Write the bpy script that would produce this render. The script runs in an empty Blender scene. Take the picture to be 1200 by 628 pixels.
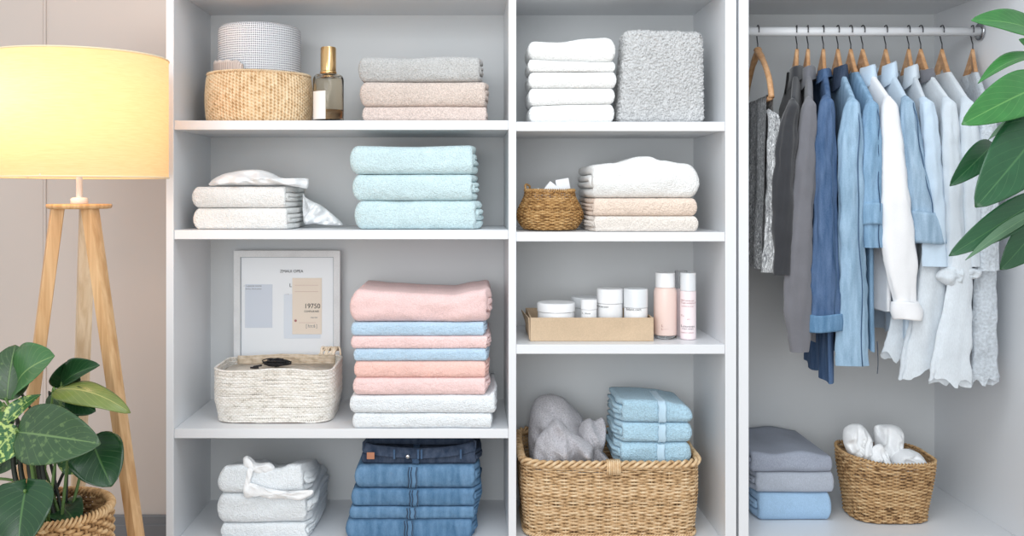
import bpy, bmesh, math, random
import numpy as np
from mathutils import Vector, Matrix, noise

C = bpy.context.scene.collection
PI = math.pi
CAMY, CAMZ, F = -2.8, 1.2, 1120.0
VX, VY = 550.0, 225.0


def sc(Y): return F / (Y - CAMY)                       # pixels per metre at depth Y
def wx(px, Y): return (px - VX) / sc(Y)
def wz(py, Y): return CAMZ - (py - VY) / sc(Y)
def W(px, py, Y): return Vector((wx(px, Y), Y, wz(py, Y)))
def nz(x, y, z): return noise.noise(Vector((x, y, z)))
def lerp(a, b, t): return a + (b - a) * t
def smooth(t): t = max(0, min(1, t)); return t * t * (3 - 2 * t)


def interp(tab, u):
    if not tab: return 0.0
    if u <= tab[0][0]: return tab[0][1]
    for (a, va), (b, vb) in zip(tab, tab[1:]):
        if u <= b: return lerp(va, vb, smooth((u - a) / (b - a)))
    return tab[-1][1]


# ------------------------------------------------------------------ materials
def nodes(name):
    m = bpy.data.materials.new(name); m.use_nodes = True
    nt = m.node_tree; nt.nodes.clear()
    out = nt.nodes.new('ShaderNodeOutputMaterial')
    b = nt.nodes.new('ShaderNodeBsdfPrincipled')
    nt.links.new(b.outputs[0], out.inputs[0])
    return m, nt, b, out


def N(nt, t, **kw):
    n = nt.nodes.new(t)
    for k, v in kw.items():
        if k.startswith('i_'): n.inputs[k[2:].replace('_', ' ')].default_value = v
        else: setattr(n, k, v)
    return n


def srgb(r, g, b):
    f = lambda c: ((c / 255 + .055) / 1.055) ** 2.4 if c > 10.3 else c / 255 / 12.92
    return (f(r), f(g), f(b), 1)


def tint(c, k): return (min(1, c[0] * k), min(1, c[1] * k), min(1, c[2] * k), 1)


MATS = {}


def plain(name, col, rough=.5, metal=0, spec=.5, var=0, scale=30):
    if name in MATS: return MATS[name]
    m, nt, b, o = nodes(name)
    b.inputs['Base Color'].default_value = col
    b.inputs['Roughness'].default_value = rough
    b.inputs['Metallic'].default_value = metal
    b.inputs['Specular IOR Level'].default_value = spec
    if var:
        tc = N(nt, 'ShaderNodeTexCoord'); no = N(nt, 'ShaderNodeTexNoise'); no.inputs['Scale'].default_value = scale
        no.inputs['Detail'].default_value = 4
        r = N(nt, 'ShaderNodeMix', data_type='RGBA')
        r.inputs[6].default_value = tint(col, 1 - var); r.inputs[7].default_value = tint(col, 1 + var)
        nt.links.new(tc.outputs['Object'], no.inputs['Vector']); nt.links.new(no.outputs[0], r.inputs[0])
        nt.links.new(r.outputs[2], b.inputs['Base Color'])
    MATS[name] = m; return m


def fabric(name, col, scale=250, bump=.9, dist=.006, var=.26, stretch=(1, 1, 1), sheen=.25, rough=.95, blot=.06):
    """fabric with a pile or weave bump"""
    if name in MATS: return MATS[name]
    m, nt, b, o = nodes(name)
    b.inputs['Roughness'].default_value = rough
    b.inputs['Specular IOR Level'].default_value = .15
    b.inputs['Sheen Weight'].default_value = sheen
    b.inputs['Sheen Roughness'].default_value = .6
    tc = N(nt, 'ShaderNodeTexCoord'); mp = N(nt, 'ShaderNodeMapping'); mp.inputs['Scale'].default_value = stretch
    no = N(nt, 'ShaderNodeTexNoise'); no.inputs['Scale'].default_value = scale; no.inputs['Detail'].default_value = 3
    n2 = N(nt, 'ShaderNodeTexNoise'); n2.inputs['Scale'].default_value = 14; n2.inputs['Detail'].default_value = 3
    nt.links.new(tc.outputs['Object'], mp.inputs[0]); nt.links.new(mp.outputs[0], no.inputs['Vector'])
    nt.links.new(tc.outputs['Object'], n2.inputs['Vector'])
    ramp = N(nt, 'ShaderNodeMapRange'); ramp.inputs[1].default_value = .3; ramp.inputs[2].default_value = .7
    nt.links.new(no.outputs[0], ramp.inputs[0])
    r = N(nt, 'ShaderNodeMix', data_type='RGBA')
    r.inputs[6].default_value = tint(col, 1 - var); r.inputs[7].default_value = tint(col, 1 + var * .45)
    nt.links.new(ramp.outputs[0], r.inputs[0])
    r2 = N(nt, 'ShaderNodeMix', data_type='RGBA', blend_type='MULTIPLY'); r2.inputs[0].default_value = 1
    mr = N(nt, 'ShaderNodeMapRange'); mr.inputs[1].default_value = .3; mr.inputs[2].default_value = .7
    mr.inputs[3].default_value = 1 - blot; mr.inputs[4].default_value = 1 + blot
    nt.links.new(n2.outputs[0], mr.inputs[0])
    cmb = N(nt, 'ShaderNodeCombineColor')
    for i in range(3): nt.links.new(mr.outputs[0], cmb.inputs[i])
    nt.links.new(r.outputs[2], r2.inputs[6]); nt.links.new(cmb.outputs[0], r2.inputs[7])
    nt.links.new(r2.outputs[2], b.inputs['Base Color'])
    bp = N(nt, 'ShaderNodeBump'); bp.inputs['Strength'].default_value = bump; bp.inputs['Distance'].default_value = dist
    nt.links.new(no.outputs[0], bp.inputs['Height']); nt.links.new(bp.outputs[0], b.inputs['Normal'])
    MATS[name] = m; return m


def thin(m, col, amt=.35):
    nt = m.node_tree
    if nt.nodes.get('thin_cloth'): return m
    out = [n for n in nt.nodes if n.type == 'OUTPUT_MATERIAL'][0]; b = [n for n in nt.nodes if n.type == 'BSDF_PRINCIPLED'][0]
    t = nt.nodes.new('ShaderNodeBsdfTranslucent'); t.name = 'thin_cloth'; t.inputs[0].default_value = col
    mx = nt.nodes.new('ShaderNodeMixShader'); mx.inputs[0].default_value = amt
    nt.links.new(b.outputs[0], mx.inputs[1]); nt.links.new(t.outputs[0], mx.inputs[2]); nt.links.new(mx.outputs[0], out.inputs[0])
    return m


def denim(name, col, fade=.5):
    """twill with faded streaks that run down the cloth"""
    if name in MATS: return MATS[name]
    m, nt, b, o = nodes(name)
    b.inputs['Roughness'].default_value = .9; b.inputs['Specular IOR Level'].default_value = .15
    tc = N(nt, 'ShaderNodeTexCoord')
    mp = N(nt, 'ShaderNodeMapping'); mp.inputs['Scale'].default_value = (60, 60, 9)
    n1 = N(nt, 'ShaderNodeTexNoise'); n1.inputs['Scale'].default_value = 1; n1.inputs['Detail'].default_value = 6
    mp2 = N(nt, 'ShaderNodeMapping'); mp2.inputs['Scale'].default_value = (900, 900, 250)
    n2 = N(nt, 'ShaderNodeTexNoise'); n2.inputs['Scale'].default_value = 1; n2.inputs['Detail'].default_value = 2
    nt.links.new(tc.outputs['Object'], mp.inputs[0]); nt.links.new(mp.outputs[0], n1.inputs['Vector'])
    nt.links.new(tc.outputs['Object'], mp2.inputs[0]); nt.links.new(mp2.outputs[0], n2.inputs['Vector'])
    add = N(nt, 'ShaderNodeMath', operation='MULTIPLY_ADD'); add.inputs[1].default_value = .45
    nt.links.new(n2.outputs[0], add.inputs[0]); nt.links.new(n1.outputs[0], add.inputs[2])
    mr = N(nt, 'ShaderNodeMapRange'); mr.inputs[1].default_value = .4; mr.inputs[2].default_value = 1.05
    nt.links.new(add.outputs[0], mr.inputs[0])
    r = N(nt, 'ShaderNodeMix', data_type='RGBA')
    r.inputs[6].default_value = tint(col, .55)
    r.inputs[7].default_value = tuple(lerp(c, .85, fade * .5) for c in col[:3]) + (1,)
    nt.links.new(mr.outputs[0], r.inputs[0]); nt.links.new(r.outputs[2], b.inputs['Base Color'])
    bp = N(nt, 'ShaderNodeBump'); bp.inputs['Strength'].default_value = .35; bp.inputs['Distance'].default_value = .002
    nt.links.new(n2.outputs[0], bp.inputs['Height']); nt.links.new(bp.outputs[0], b.inputs['Normal'])
    MATS[name] = m; return m


def wood(name, c0, c1, scale=(40, 40, 3), rough=.5):
    if name in MATS: return MATS[name]
    m, nt, b, o = nodes(name)
    b.inputs['Roughness'].default_value = rough
    tc = N(nt, 'ShaderNodeTexCoord'); mp = N(nt, 'ShaderNodeMapping'); mp.inputs['Scale'].default_value = scale
    n1 = N(nt, 'ShaderNodeTexNoise'); n1.inputs['Scale'].default_value = 1; n1.inputs['Detail'].default_value = 5
    n1.inputs['Distortion'].default_value = .6
    mr = N(nt, 'ShaderNodeMapRange'); mr.inputs[1].default_value = .35; mr.inputs[2].default_value = .65
    r = N(nt, 'ShaderNodeMix', data_type='RGBA'); r.inputs[6].default_value = c0; r.inputs[7].default_value = c1
    nt.links.new(tc.outputs['Object'], mp.inputs[0]); nt.links.new(mp.outputs[0], n1.inputs['Vector'])
    nt.links.new(n1.outputs[0], mr.inputs[0]); nt.links.new(mr.outputs[0], r.inputs[0])
    nt.links.new(r.outputs[2], b.inputs['Base Color'])
    MATS[name] = m; return m


def strand(name, dark, mid, light, rough=.65):
    """wicker or cord, random tone per strand, shade of the recesses painted in (attribute rnd)"""
    if name in MATS: return MATS[name]
    m, nt, b, o = nodes(name)
    b.inputs['Roughness'].default_value = rough; b.inputs['Specular IOR Level'].default_value = .3
    at = N(nt, 'ShaderNodeAttribute', attribute_name='strand_tone')
    tc = N(nt, 'ShaderNodeTexCoord'); n1 = N(nt, 'ShaderNodeTexNoise'); n1.inputs['Scale'].default_value = 60
    n1.inputs['Detail'].default_value = 3
    nt.links.new(tc.outputs['Object'], n1.inputs['Vector'])
    ad = N(nt, 'ShaderNodeMath', operation='MULTIPLY_ADD'); ad.inputs[1].default_value = .9
    nt.links.new(n1.outputs[0], ad.inputs[0]); nt.links.new(at.outputs['Fac'], ad.inputs[2])
    cr = N(nt, 'ShaderNodeValToRGB')
    cr.color_ramp.elements[0].position = .35; cr.color_ramp.elements[0].color = dark
    cr.color_ramp.elements[1].position = 1.15 if False else 1.0; cr.color_ramp.elements[1].color = light
    e = cr.color_ramp.elements.new(.62); e.color = mid
    nt.links.new(ad.outputs[0], cr.inputs[0]); nt.links.new(cr.outputs[0], b.inputs['Base Color'])
    MATS[name] = m; return m


def leafmat(name, dark, light, blotch=0.0, blcol=(.5, .6, .2, 1), rough=.3):
    """leaf: uv x = across (-1..1), uv y = along (0..1)"""
    if name in MATS: return MATS[name]
    m, nt, b, o = nodes(name)
    b.inputs['Roughness'].default_value = rough; b.inputs['Specular IOR Level'].default_value = .5
    uv = N(nt, 'ShaderNodeUVMap'); sp = N(nt, 'ShaderNodeSeparateXYZ'); nt.links.new(uv.outputs[0], sp.inputs[0])
    ab = N(nt, 'ShaderNodeMath', operation='ABSOLUTE'); nt.links.new(sp.outputs[0], ab.inputs[0])
    # side veins: sin((v - .55|u|) * k)
    ma = N(nt, 'ShaderNodeMath', operation='MULTIPLY_ADD'); ma.inputs[1].default_value = -.38
    nt.links.new(ab.outputs[0], ma.inputs[0]); nt.links.new(sp.outputs[1], ma.inputs[2])
    mk_ = N(nt, 'ShaderNodeMath', operation='MULTIPLY'); mk_.inputs[1].default_value = 52
    nt.links.new(ma.outputs[0], mk_.inputs[0])
    si = N(nt, 'ShaderNodeMath', operation='SINE'); nt.links.new(mk_.outputs[0], si.inputs[0])
    vs = N(nt, 'ShaderNodeMapRange'); vs.inputs[1].default_value = .93; vs.inputs[2].default_value = 1.0
    vs.inputs[4].default_value = .35
    nt.links.new(si.outputs[0], vs.inputs[0])
    mid = N(nt, 'ShaderNodeMapRange'); mid.inputs[1].default_value = .05; mid.inputs[2].default_value = .015
    nt.links.new(ab.outputs[0], mid.inputs[0])
    mx = N(nt, 'ShaderNodeMath', operation='MAXIMUM')
    nt.links.new(vs.outputs[0], mx.inputs[0]); nt.links.new(mid.outputs[0], mx.inputs[1])
    tc = N(nt, 'ShaderNodeTexCoord'); n1 = N(nt, 'ShaderNodeTexNoise'); n1.inputs['Scale'].default_value = 22
    n1.inputs['Detail'].default_value = 3
    nt.links.new(tc.outputs['Object'], n1.inputs['Vector'])
    r0 = N(nt, 'ShaderNodeMix', data_type='RGBA'); r0.inputs[6].default_value = tint(dark, .75); r0.inputs[7].default_value = tint(dark, 1.35)
    nt.links.new(n1.outputs[0], r0.inputs[0])
    last = r0.outputs[2]
    if blotch:
        n3 = N(nt, 'ShaderNodeTexNoise'); n3.inputs['Scale'].default_value = 70; n3.inputs['Detail'].default_value = 2
        nt.links.new(tc.outputs['Object'], n3.inputs['Vector'])
        br = N(nt, 'ShaderNodeMapRange'); br.inputs[1].default_value = .62 - blotch; br.inputs[2].default_value = .7 - blotch
        nt.links.new(n3.outputs[0], br.inputs[0])
        rb = N(nt, 'ShaderNodeMix', data_type='RGBA'); rb.inputs[7].default_value = blcol
        nt.links.new(br.outputs[0], rb.inputs[0]); nt.links.new(last, rb.inputs[6]); last = rb.outputs[2]
    r1 = N(nt, 'ShaderNodeMix', data_type='RGBA'); r1.inputs[7].default_value = light
    nt.links.new(mx.outputs[0], r1.inputs[0]); nt.links.new(last, r1.inputs[6])
    nt.links.new(r1.outputs[2], b.inputs['Base Color'])
    bp = N(nt, 'ShaderNodeBump'); bp.inputs['Strength'].default_value = .25; bp.inputs['Distance'].default_value = .003
    bp.invert = True
    nt.links.new(mx.outputs[0], bp.inputs['Height']); nt.links.new(bp.outputs[0], b.inputs['Normal'])
    MATS[name] = m; return m


def checkweave(name, base, line, pu, pv, lw=.35, noise_amt=.5, bump=.6):
    """woven cloth: uv in metres, dark gaps between threads"""
    if name in MATS: return MATS[name]
    m, nt, b, o = nodes(name)
    b.inputs['Roughness'].default_value = .9; b.inputs['Specular IOR Level'].default_value = .15
    uv = N(nt, 'ShaderNodeUVMap'); sp = N(nt, 'ShaderNodeSeparateXYZ'); nt.links.new(uv.outputs[0], sp.inputs[0])
    n1 = N(nt, 'ShaderNodeTexNoise'); n1.inputs['Scale'].default_value = 45; n1.inputs['Detail'].default_value = 3
    nt.links.new(uv.outputs[0], n1.inputs['Vector'])
    outs = []
    for i, p in ((0, pu), (1, pv)):
        w = N(nt, 'ShaderNodeMath', operation='MULTIPLY_ADD'); w.inputs[1].default_value = .004
        nt.links.new(n1.outputs[0], w.inputs[0]); nt.links.new(sp.outputs[i], w.inputs[2])
        k = N(nt, 'ShaderNodeMath', operation='MULTIPLY'); k.inputs[1].default_value = 2 * PI / p
        nt.links.new(w.outputs[0], k.inputs[0])
        s = N(nt, 'ShaderNodeMath', operation='SINE'); nt.links.new(k.outputs[0], s.inputs[0])
        outs.append(s)
    pr = N(nt, 'ShaderNodeMath', operation='MAXIMUM')
    nt.links.new(outs[0].outputs[0], pr.inputs[0]); nt.links.new(outs[1].outputs[0], pr.inputs[1])
    n2 = N(nt, 'ShaderNodeTexNoise'); n2.inputs['Scale'].default_value = 160; n2.inputs['Detail'].default_value = 2
    nt.links.new(uv.outputs[0], n2.inputs['Vector'])
    ad = N(nt, 'ShaderNodeMath', operation='MULTIPLY_ADD'); ad.inputs[1].default_value = noise_amt
    nt.links.new(n2.outputs[0], ad.inputs[0]); nt.links.new(pr.outputs[0], ad.inputs[2])
    mr = N(nt, 'ShaderNodeMapRange'); mr.inputs[1].default_value = .1; mr.inputs[2].default_value = .1 + lw * 2.5
    mr.inputs[3].default_value = 1; mr.inputs[4].default_value = 0
    nt.links.new(ad.outputs[0], mr.inputs[0])
    r = N(nt, 'ShaderNodeMix', data_type='RGBA'); r.inputs[6].default_value = base; r.inputs[7].default_value = line
    nt.links.new(mr.outputs[0], r.inputs[0]); nt.links.new(r.outputs[2], b.inputs['Base Color'])
    bp = N(nt, 'ShaderNodeBump'); bp.inputs['Strength'].default_value = bump; bp.inputs['Distance'].default_value = .002
    bp.invert = True
    nt.links.new(mr.outputs[0], bp.inputs['Height']); nt.links.new(bp.outputs[0], b.inputs['Normal'])
    MATS[name] = m; return m


# ------------------------------------------------------------------ objects
def tag(o, label=None, cat=None, group=None, kind=None):
    if label: o['label'] = label
    if cat: o['category'] = cat
    if group: o['group'] = group
    if kind: o['kind'] = kind
    return o


def thing(name, loc, label, cat, group=None):
    o = bpy.data.objects.new(name, None); C.objects.link(o)
    o.location = loc; o.empty_display_size = .05
    o['origin'] = list(loc)
    return tag(o, label, cat, group)


def worldloc(o):
    v = Vector((0, 0, 0))
    while o is not None:
        v += Vector(o.get('origin', (0, 0, 0))); o = o.parent
    return v


def mk(name, verts, faces, mat, parent=None, smoothed=True, strand_tone=None, uv=None, centre=True):
    """verts in world coordinates; the origin is moved to the base of the mesh"""
    me = bpy.data.meshes.new(name)
    V = np.asarray(verts, dtype=np.float64)
    org = np.array([(V[:, 0].min() + V[:, 0].max()) / 2, (V[:, 1].min() + V[:, 1].max()) / 2, V[:, 2].min()])
    me.from_pydata((V - org).tolist(), [], faces)
    if strand_tone is not None:
        a = me.attributes.new('strand_tone', 'FLOAT', 'POINT'); a.data.foreach_set('value', np.asarray(strand_tone, dtype=np.float32))
    if uv is not None:
        l = me.uv_layers.new(name='UVMap')
        idx = np.empty(len(me.loops), dtype=np.int32); me.loops.foreach_get('vertex_index', idx)
        l.data.foreach_set('uv', np.asarray(uv, dtype=np.float32)[idx].ravel())
    me.materials.append(mat)
    if smoothed: me.polygons.foreach_set('use_smooth', [True] * len(me.polygons))
    me.update()
    o = bpy.data.objects.new(name, me); C.objects.link(o)
    base = worldloc(parent) if parent is not None else Vector((0, 0, 0))
    loc = Vector(org) - base
    o.location = loc; o['origin'] = list(loc)
    if parent is not None: o.parent = parent
    return o


def from_bm(name, bm, mat, parent=None, smoothed=False):
    bm.verts.ensure_lookup_table(); bm.verts.index_update(); bm.normal_update()
    v = [tuple(x.co) for x in bm.verts]; f = [[q.index for q in p.verts] for p in bm.faces]
    bm.free()
    return mk(name, v, f, mat, parent, smoothed)


def box_bm(x0, x1, y0, y1, z0, z1, bev=.0015, bm=None, seg=2):
    own = bmesh.new()
    r = bmesh.ops.create_cube(own, size=1)
    for v in own.verts:
        v.co = Vector((lerp(x0, x1, v.co.x + .5), lerp(y0, y1, v.co.y + .5), lerp(z0, z1, v.co.z + .5)))
    if bev: bmesh.ops.bevel(own, geom=list(own.edges), offset=bev, segments=seg, affect='EDGES', profile=.5)
    if bm is None: return own
    me = bpy.data.meshes.new('tmp'); own.to_mesh(me); own.free(); bm.from_mesh(me); bpy.data.meshes.remove(me)
    return bm


def box(name, x0, x1, y0, y1, z0, z1, mat, parent=None, bev=.0015, seg=2):
    return from_bm(name, box_bm(x0, x1, y0, y1, z0, z1, bev, seg=seg), mat, parent)


def lathe_data(prof, c, n=40, closed_bottom=True, closed_top=True):
    V = []; Fc = []
    for r, z in prof:
        for j in range(n):
            a = 2 * PI * j / n
            V.append((c[0] + r * math.cos(a), c[1] + r * math.sin(a), c[2] + z))
    for i in range(len(prof) - 1):
        for j in range(n):
            k = (j + 1) % n
            Fc.append((i * n + j, i * n + k, (i + 1) * n + k, (i + 1) * n + j))
    if closed_bottom: Fc.append(tuple(range(n - 1, -1, -1)))
    if closed_top: Fc.append(tuple((len(prof) - 1) * n + j for j in range(n)))
    return V, Fc


def lathe(name, prof, c, mat, parent=None, n=40, cb=True, ct=True, smoothed=True):
    V, Fc = lathe_data(prof, c, n, cb, ct)
    o = mk(name, V, Fc, mat, parent, smoothed)
    return o


def sharp(o, deg=35):
    try:
        o.data.set_sharp_from_angle(angle=math.radians(deg))
    except Exception: pass
    return o


def tube_data(pts, rad, n=8, cap=True):
    """pts: Vectors; rad: number or list of (ra, rb) or list of numbers"""
    V = []; Fc = []; m = len(pts)
    up = Vector((0, 0, 1))
    prev = None
    for i, p in enumerate(pts):
        t = (pts[min(i + 1, m - 1)] - pts[max(i - 1, 0)])
        if t.length < 1e-9: t = Vector((0, 0, 1))
        t.normalize()
        if prev is None:
            a = up if abs(t.z) < .9 else Vector((0, 1, 0))
            s = t.cross(a).normalized()
        else:
            s = (prev - t * prev.dot(t)).normalized()
        prev = s; u = t.cross(s)
        r = rad[i] if isinstance(rad, (list, tuple)) else rad
        for j in range(n):
            q = 2 * PI * j / n
            V.append(tuple(p + s * (r * math.cos(q)) + u * (r * math.sin(q))))
    for i in range(m - 1):
        for j in range(n):
            k = (j + 1) % n
            Fc.append((i * n + j, i * n + k, (i + 1) * n + k, (i + 1) * n + j))
    if cap:
        Fc.append(tuple(range(n - 1, -1, -1))); Fc.append(tuple((m - 1) * n + j for j in range(n)))
    return V, Fc


def tube(name, pts, rad, mat, parent=None, n=8):
    V, Fc = tube_data([Vector(p) for p in pts], rad, n)
    return mk(name, V, Fc, mat, parent)


def merge(*vf):
    V = []; Fc = []
    for v, f in vf:
        b = len(V); V += list(v); Fc += [tuple(b + i for i in q) for q in f]
    return V, Fc


def spline(pts, n):
    pts = [Vector(p) for p in pts]; out = []
    m = len(pts) - 1
    for i in range(n):
        t = i / (n - 1) * m; k = min(int(t), m - 1); f = t - k
        p0 = pts[max(k - 1, 0)]; p1 = pts[k]; p2 = pts[k + 1]; p3 = pts[min(k + 2, m)]
        out.append(.5 * ((2 * p1) + (p2 - p0) * f + (2 * p0 - 5 * p1 + 4 * p2 - p3) * f * f + (3 * p1 - p0 - 3 * p2 + p3) * f ** 3))
    return out


def text(name, body, size, loc, mat, parent, align='LEFT', normal_tilt=0.0, sx=1.0):
    cu = bpy.data.curves.new(name, 'FONT'); cu.body = body; cu.size = size; cu.align_x = align; cu.extrude = .00015
    t = bpy.data.objects.new('tmp_text', cu); C.objects.link(t)
    dg = bpy.context.evaluated_depsgraph_get(); dg.update()
    me = t.evaluated_get(dg).to_mesh()
    v = [(loc[0] + q.co.x * sx, loc[1] - q.co.z + q.co.y * normal_tilt, loc[2] + q.co.y) for q in me.vertices]
    f = [tuple(p.vertices) for p in me.polygons]
    bpy.data.objects.remove(t); bpy.data.curves.remove(cu)
    return mk(name, v, f, mat, parent, False)


# ------------------------------------------------------------------ palettes
M_white = plain('white_lacquer', srgb(228, 230, 233), .35, var=.012, scale=6)
M_back = plain('shaded_white_back', srgb(212, 214, 215), .5, var=.012, scale=6)  # cabinet white greyed: shade of the interior put into the colour
M_wall = plain('warm_wall_paint', srgb(200, 189, 181), .8, var=.015, scale=5)
M_base = plain('grey_baseboard', srgb(116, 117, 120), .5, var=.03)
M_floor = wood('floor_wood', srgb(150, 132, 115), srgb(178, 160, 140), (3, 30, 30), .45)
M_oak = wood('light_oak', srgb(196, 150, 100), srgb(222, 182, 134), (70, 70, 5))
M_oak2 = wood('pale_oak', srgb(212, 184, 148), srgb(232, 208, 176), (70, 70, 5))
M_hang = wood('hanger_wood', srgb(184, 136, 94), srgb(214, 170, 128), (60, 12, 60), .4)
M_steel = plain('dark_steel', srgb(90, 90, 94), .3, 1)
M_chrome = plain('chrome', srgb(190, 192, 196), .2, 1)
M_gold = plain('gold_cap', srgb(222, 182, 128), .22, 1)
M_plastic = plain('white_plastic', srgb(244, 244, 245), .3)
M_plastic2 = plain('pearl_white_lid', srgb(228, 231, 234), .3)
M_ink = plain('black_ink', srgb(40, 40, 44), .7)
M_ink2 = plain('grey_ink', srgb(120, 122, 128), .7)
M_ink3 = plain('rose_ink', srgb(178, 120, 118), .7)
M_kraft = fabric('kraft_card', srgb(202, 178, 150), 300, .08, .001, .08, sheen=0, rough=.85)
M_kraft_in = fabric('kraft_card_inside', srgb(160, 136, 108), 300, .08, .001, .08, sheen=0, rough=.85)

# ------------------------------------------------------------------ room
def struct(o): return tag(o, kind='structure')
struct(box('floor', -4, 4, -5, .6, -.05, 0, M_floor, bev=0))
struct(box('wall_back', -4, 4, .6, .7, 0, 2.9, M_wall, bev=0))
# the wall the lamp stands against is level with the back of the shelving
struct(box('wall_left', -4, -.895, .425, .6, 0, 2.9, M_wall, bev=0))
bz = wz(604, .41)
bm = box_bm(-4, -.9, .41, .424, 0, bz, .003); box_bm(-4, -.9, .406, .424, 0, bz - .03, .002, bm)
struct(from_bm('baseboard_left', bm, M_base))
tx = wx(52, .42)
struct(box('trim_1', tx - .005, tx + .005, .421, .4245, bz, 2.85, M_wall, bev=.003))

# ------------------------------------------------------------------ shelving unit
S1L, S2L, S3L = wz(141, 0), wz(269.5, 0), wz(503, 0)
S1R, S2R, S3R = wz(142.5, 0), wz(272, 0), wz(404, 0)
BASE = wz(637, 0)
TH = .0275
DEP = .40
XL0, XL1 = wx(194.5, 0), wx(203.5, 0)
XD0, XD1 = wx(596, 0), wx(605, 0)
XR0, XR1 = wx(850, 0), wx(863, 0)
TOPZ = 1.2 + 207 / sc(DEP)
cab = thing('shelving_unit', ((XL0 + XR1) / 2, .2, 0), 'tall white open shelving unit holding folded towels and baskets', 'shelving unit')
box('side_panel', XL0, XL1, 0, DEP + .018, 0, TOPZ + .028, M_white, cab)
box('side_panel', XR0, XR1, 0, DEP + .018, 0, TOPZ + .028, M_white, cab)
box('divider', XD0, XD1, .001, DEP, BASE, TOPZ, M_white, cab)
box('back_panel', XL1, XR0, DEP, DEP + .018, BASE, TOPZ, M_back, cab, bev=0)
box('top_panel', XL1, XR0, .001, DEP + .018, TOPZ, TOPZ + .028, M_white, cab)
box('base_panel', XL1, XR0, .001, DEP + .018, BASE - .03, BASE, M_white, cab)
box('plinth', XL1, XR0, .03, .05, 0, BASE - .03, M_white, cab)
for z, a, b in ((S1L, XL1, XD0), (S2L, XL1, XD0), (S3L, XL1, XD0), (S1R, XD1, XR0), (S2R, XD1, XR0), (S3R, XD1, XR0)):
    box('shelf', a + .0003, b - .0003, .004, DEP - .0005, z - TH, z, M_white, cab)

# wardrobe
DW = .563
WX0, WX1 = wx(866, 0), wx(877.5, 0)
WXR = wx(1095, DW)
WTOP = 1.2 + 208 / sc(DW)
war = thing('open_wardrobe', ((WX0 + WXR) / 2, .28, 0), 'white open wardrobe with a hanging rail full of clothes', 'wardrobe')
box('side_panel', WX0, WX1, 0, DW + .02, 0, WTOP + .03, M_white, war)
box('side_panel', WXR, WXR + .028, -.0, DW + .02, 0, WTOP + .03, M_white, war)
box('back_panel', WX1, WXR, DW, DW + .02, BASE, WTOP, M_back, war, bev=0)
box('top_panel', WX1, WXR, .001, DW + .02, WTOP, WTOP + .03, M_white, war)
box('base_panel', WX1, WXR, .001, DW + .02, BASE - .03, BASE, M_white, war)
box('plinth', WX1, WXR, .03, .05, 0, BASE - .03, M_white, war)
RY = .25; RS = sc(RY); RZ = wz(37, RY); RR = .0145
rail = tube('hanging_rail', [(WX1 + .001, RY, RZ), (WXR - .001, RY, RZ)], RR, M_white, war, 20)
for x in (WX1 + .0008, WXR - .0105):
    V1, F1 = lathe_data([(.012, 0), (.028, 0), (.028, .004), (.02, .009), (.012, .009)], (0, 0, 0), 24)
    V1 = [(x + v[2], RY + v[0], RZ + v[1]) for v in V1]
    mk('rail_bracket', V1, F1, M_chrome, rail)

# ------------------------------------------------------------------ folded textiles
def ribbon(path, t):
    """closed loop around a path in (y,z): list of (mid, off)"""
    m = len(path); L = []; R = []
    for i in range(m):
        a = path[max(i - 1, 0)]; b = path[min(i + 1, m - 1)]
        ty, tz = b[0] - a[0], b[1] - a[1]; l = math.hypot(ty, tz) or 1
        ny, nz_ = -tz / l, ty / l
        L.append((path[i], (ny * t / 2, nz_ * t / 2))); R.append((path[i], (-ny * t / 2, -nz_ * t / 2)))
    return L + R[::-1]


def ufold(y0, depth, z0, z1, t, flat=.42, n=26, m=20):
    """mid-line of a sheet folded once, the bend at the front y0"""
    r = (z1 - z0) / 2; zc = (z0 + z1) / 2; P = []
    ys = [depth * (1 - (i / m) ** .8) for i in range(m)]
    f = r * flat
    P += [(max(y, y0 + f), z0) for y in [lerp(depth, y0 + f, (i / m) ** .75) for i in range(m + 1)]]
    for i in range(1, n):
        a = -PI / 2 - PI * i / n
        ca, sa = math.cos(a), math.sin(a)
        e = .75
        P.append((y0 + f + f * (-(abs(ca) ** e)), zc + r * (abs(sa) ** e) * (1 if sa > 0 else -1)))
    P += [(lerp(y0 + f, depth, (i / m) ** 1.33), z1) for i in range(m + 1)]
    return P


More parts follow.
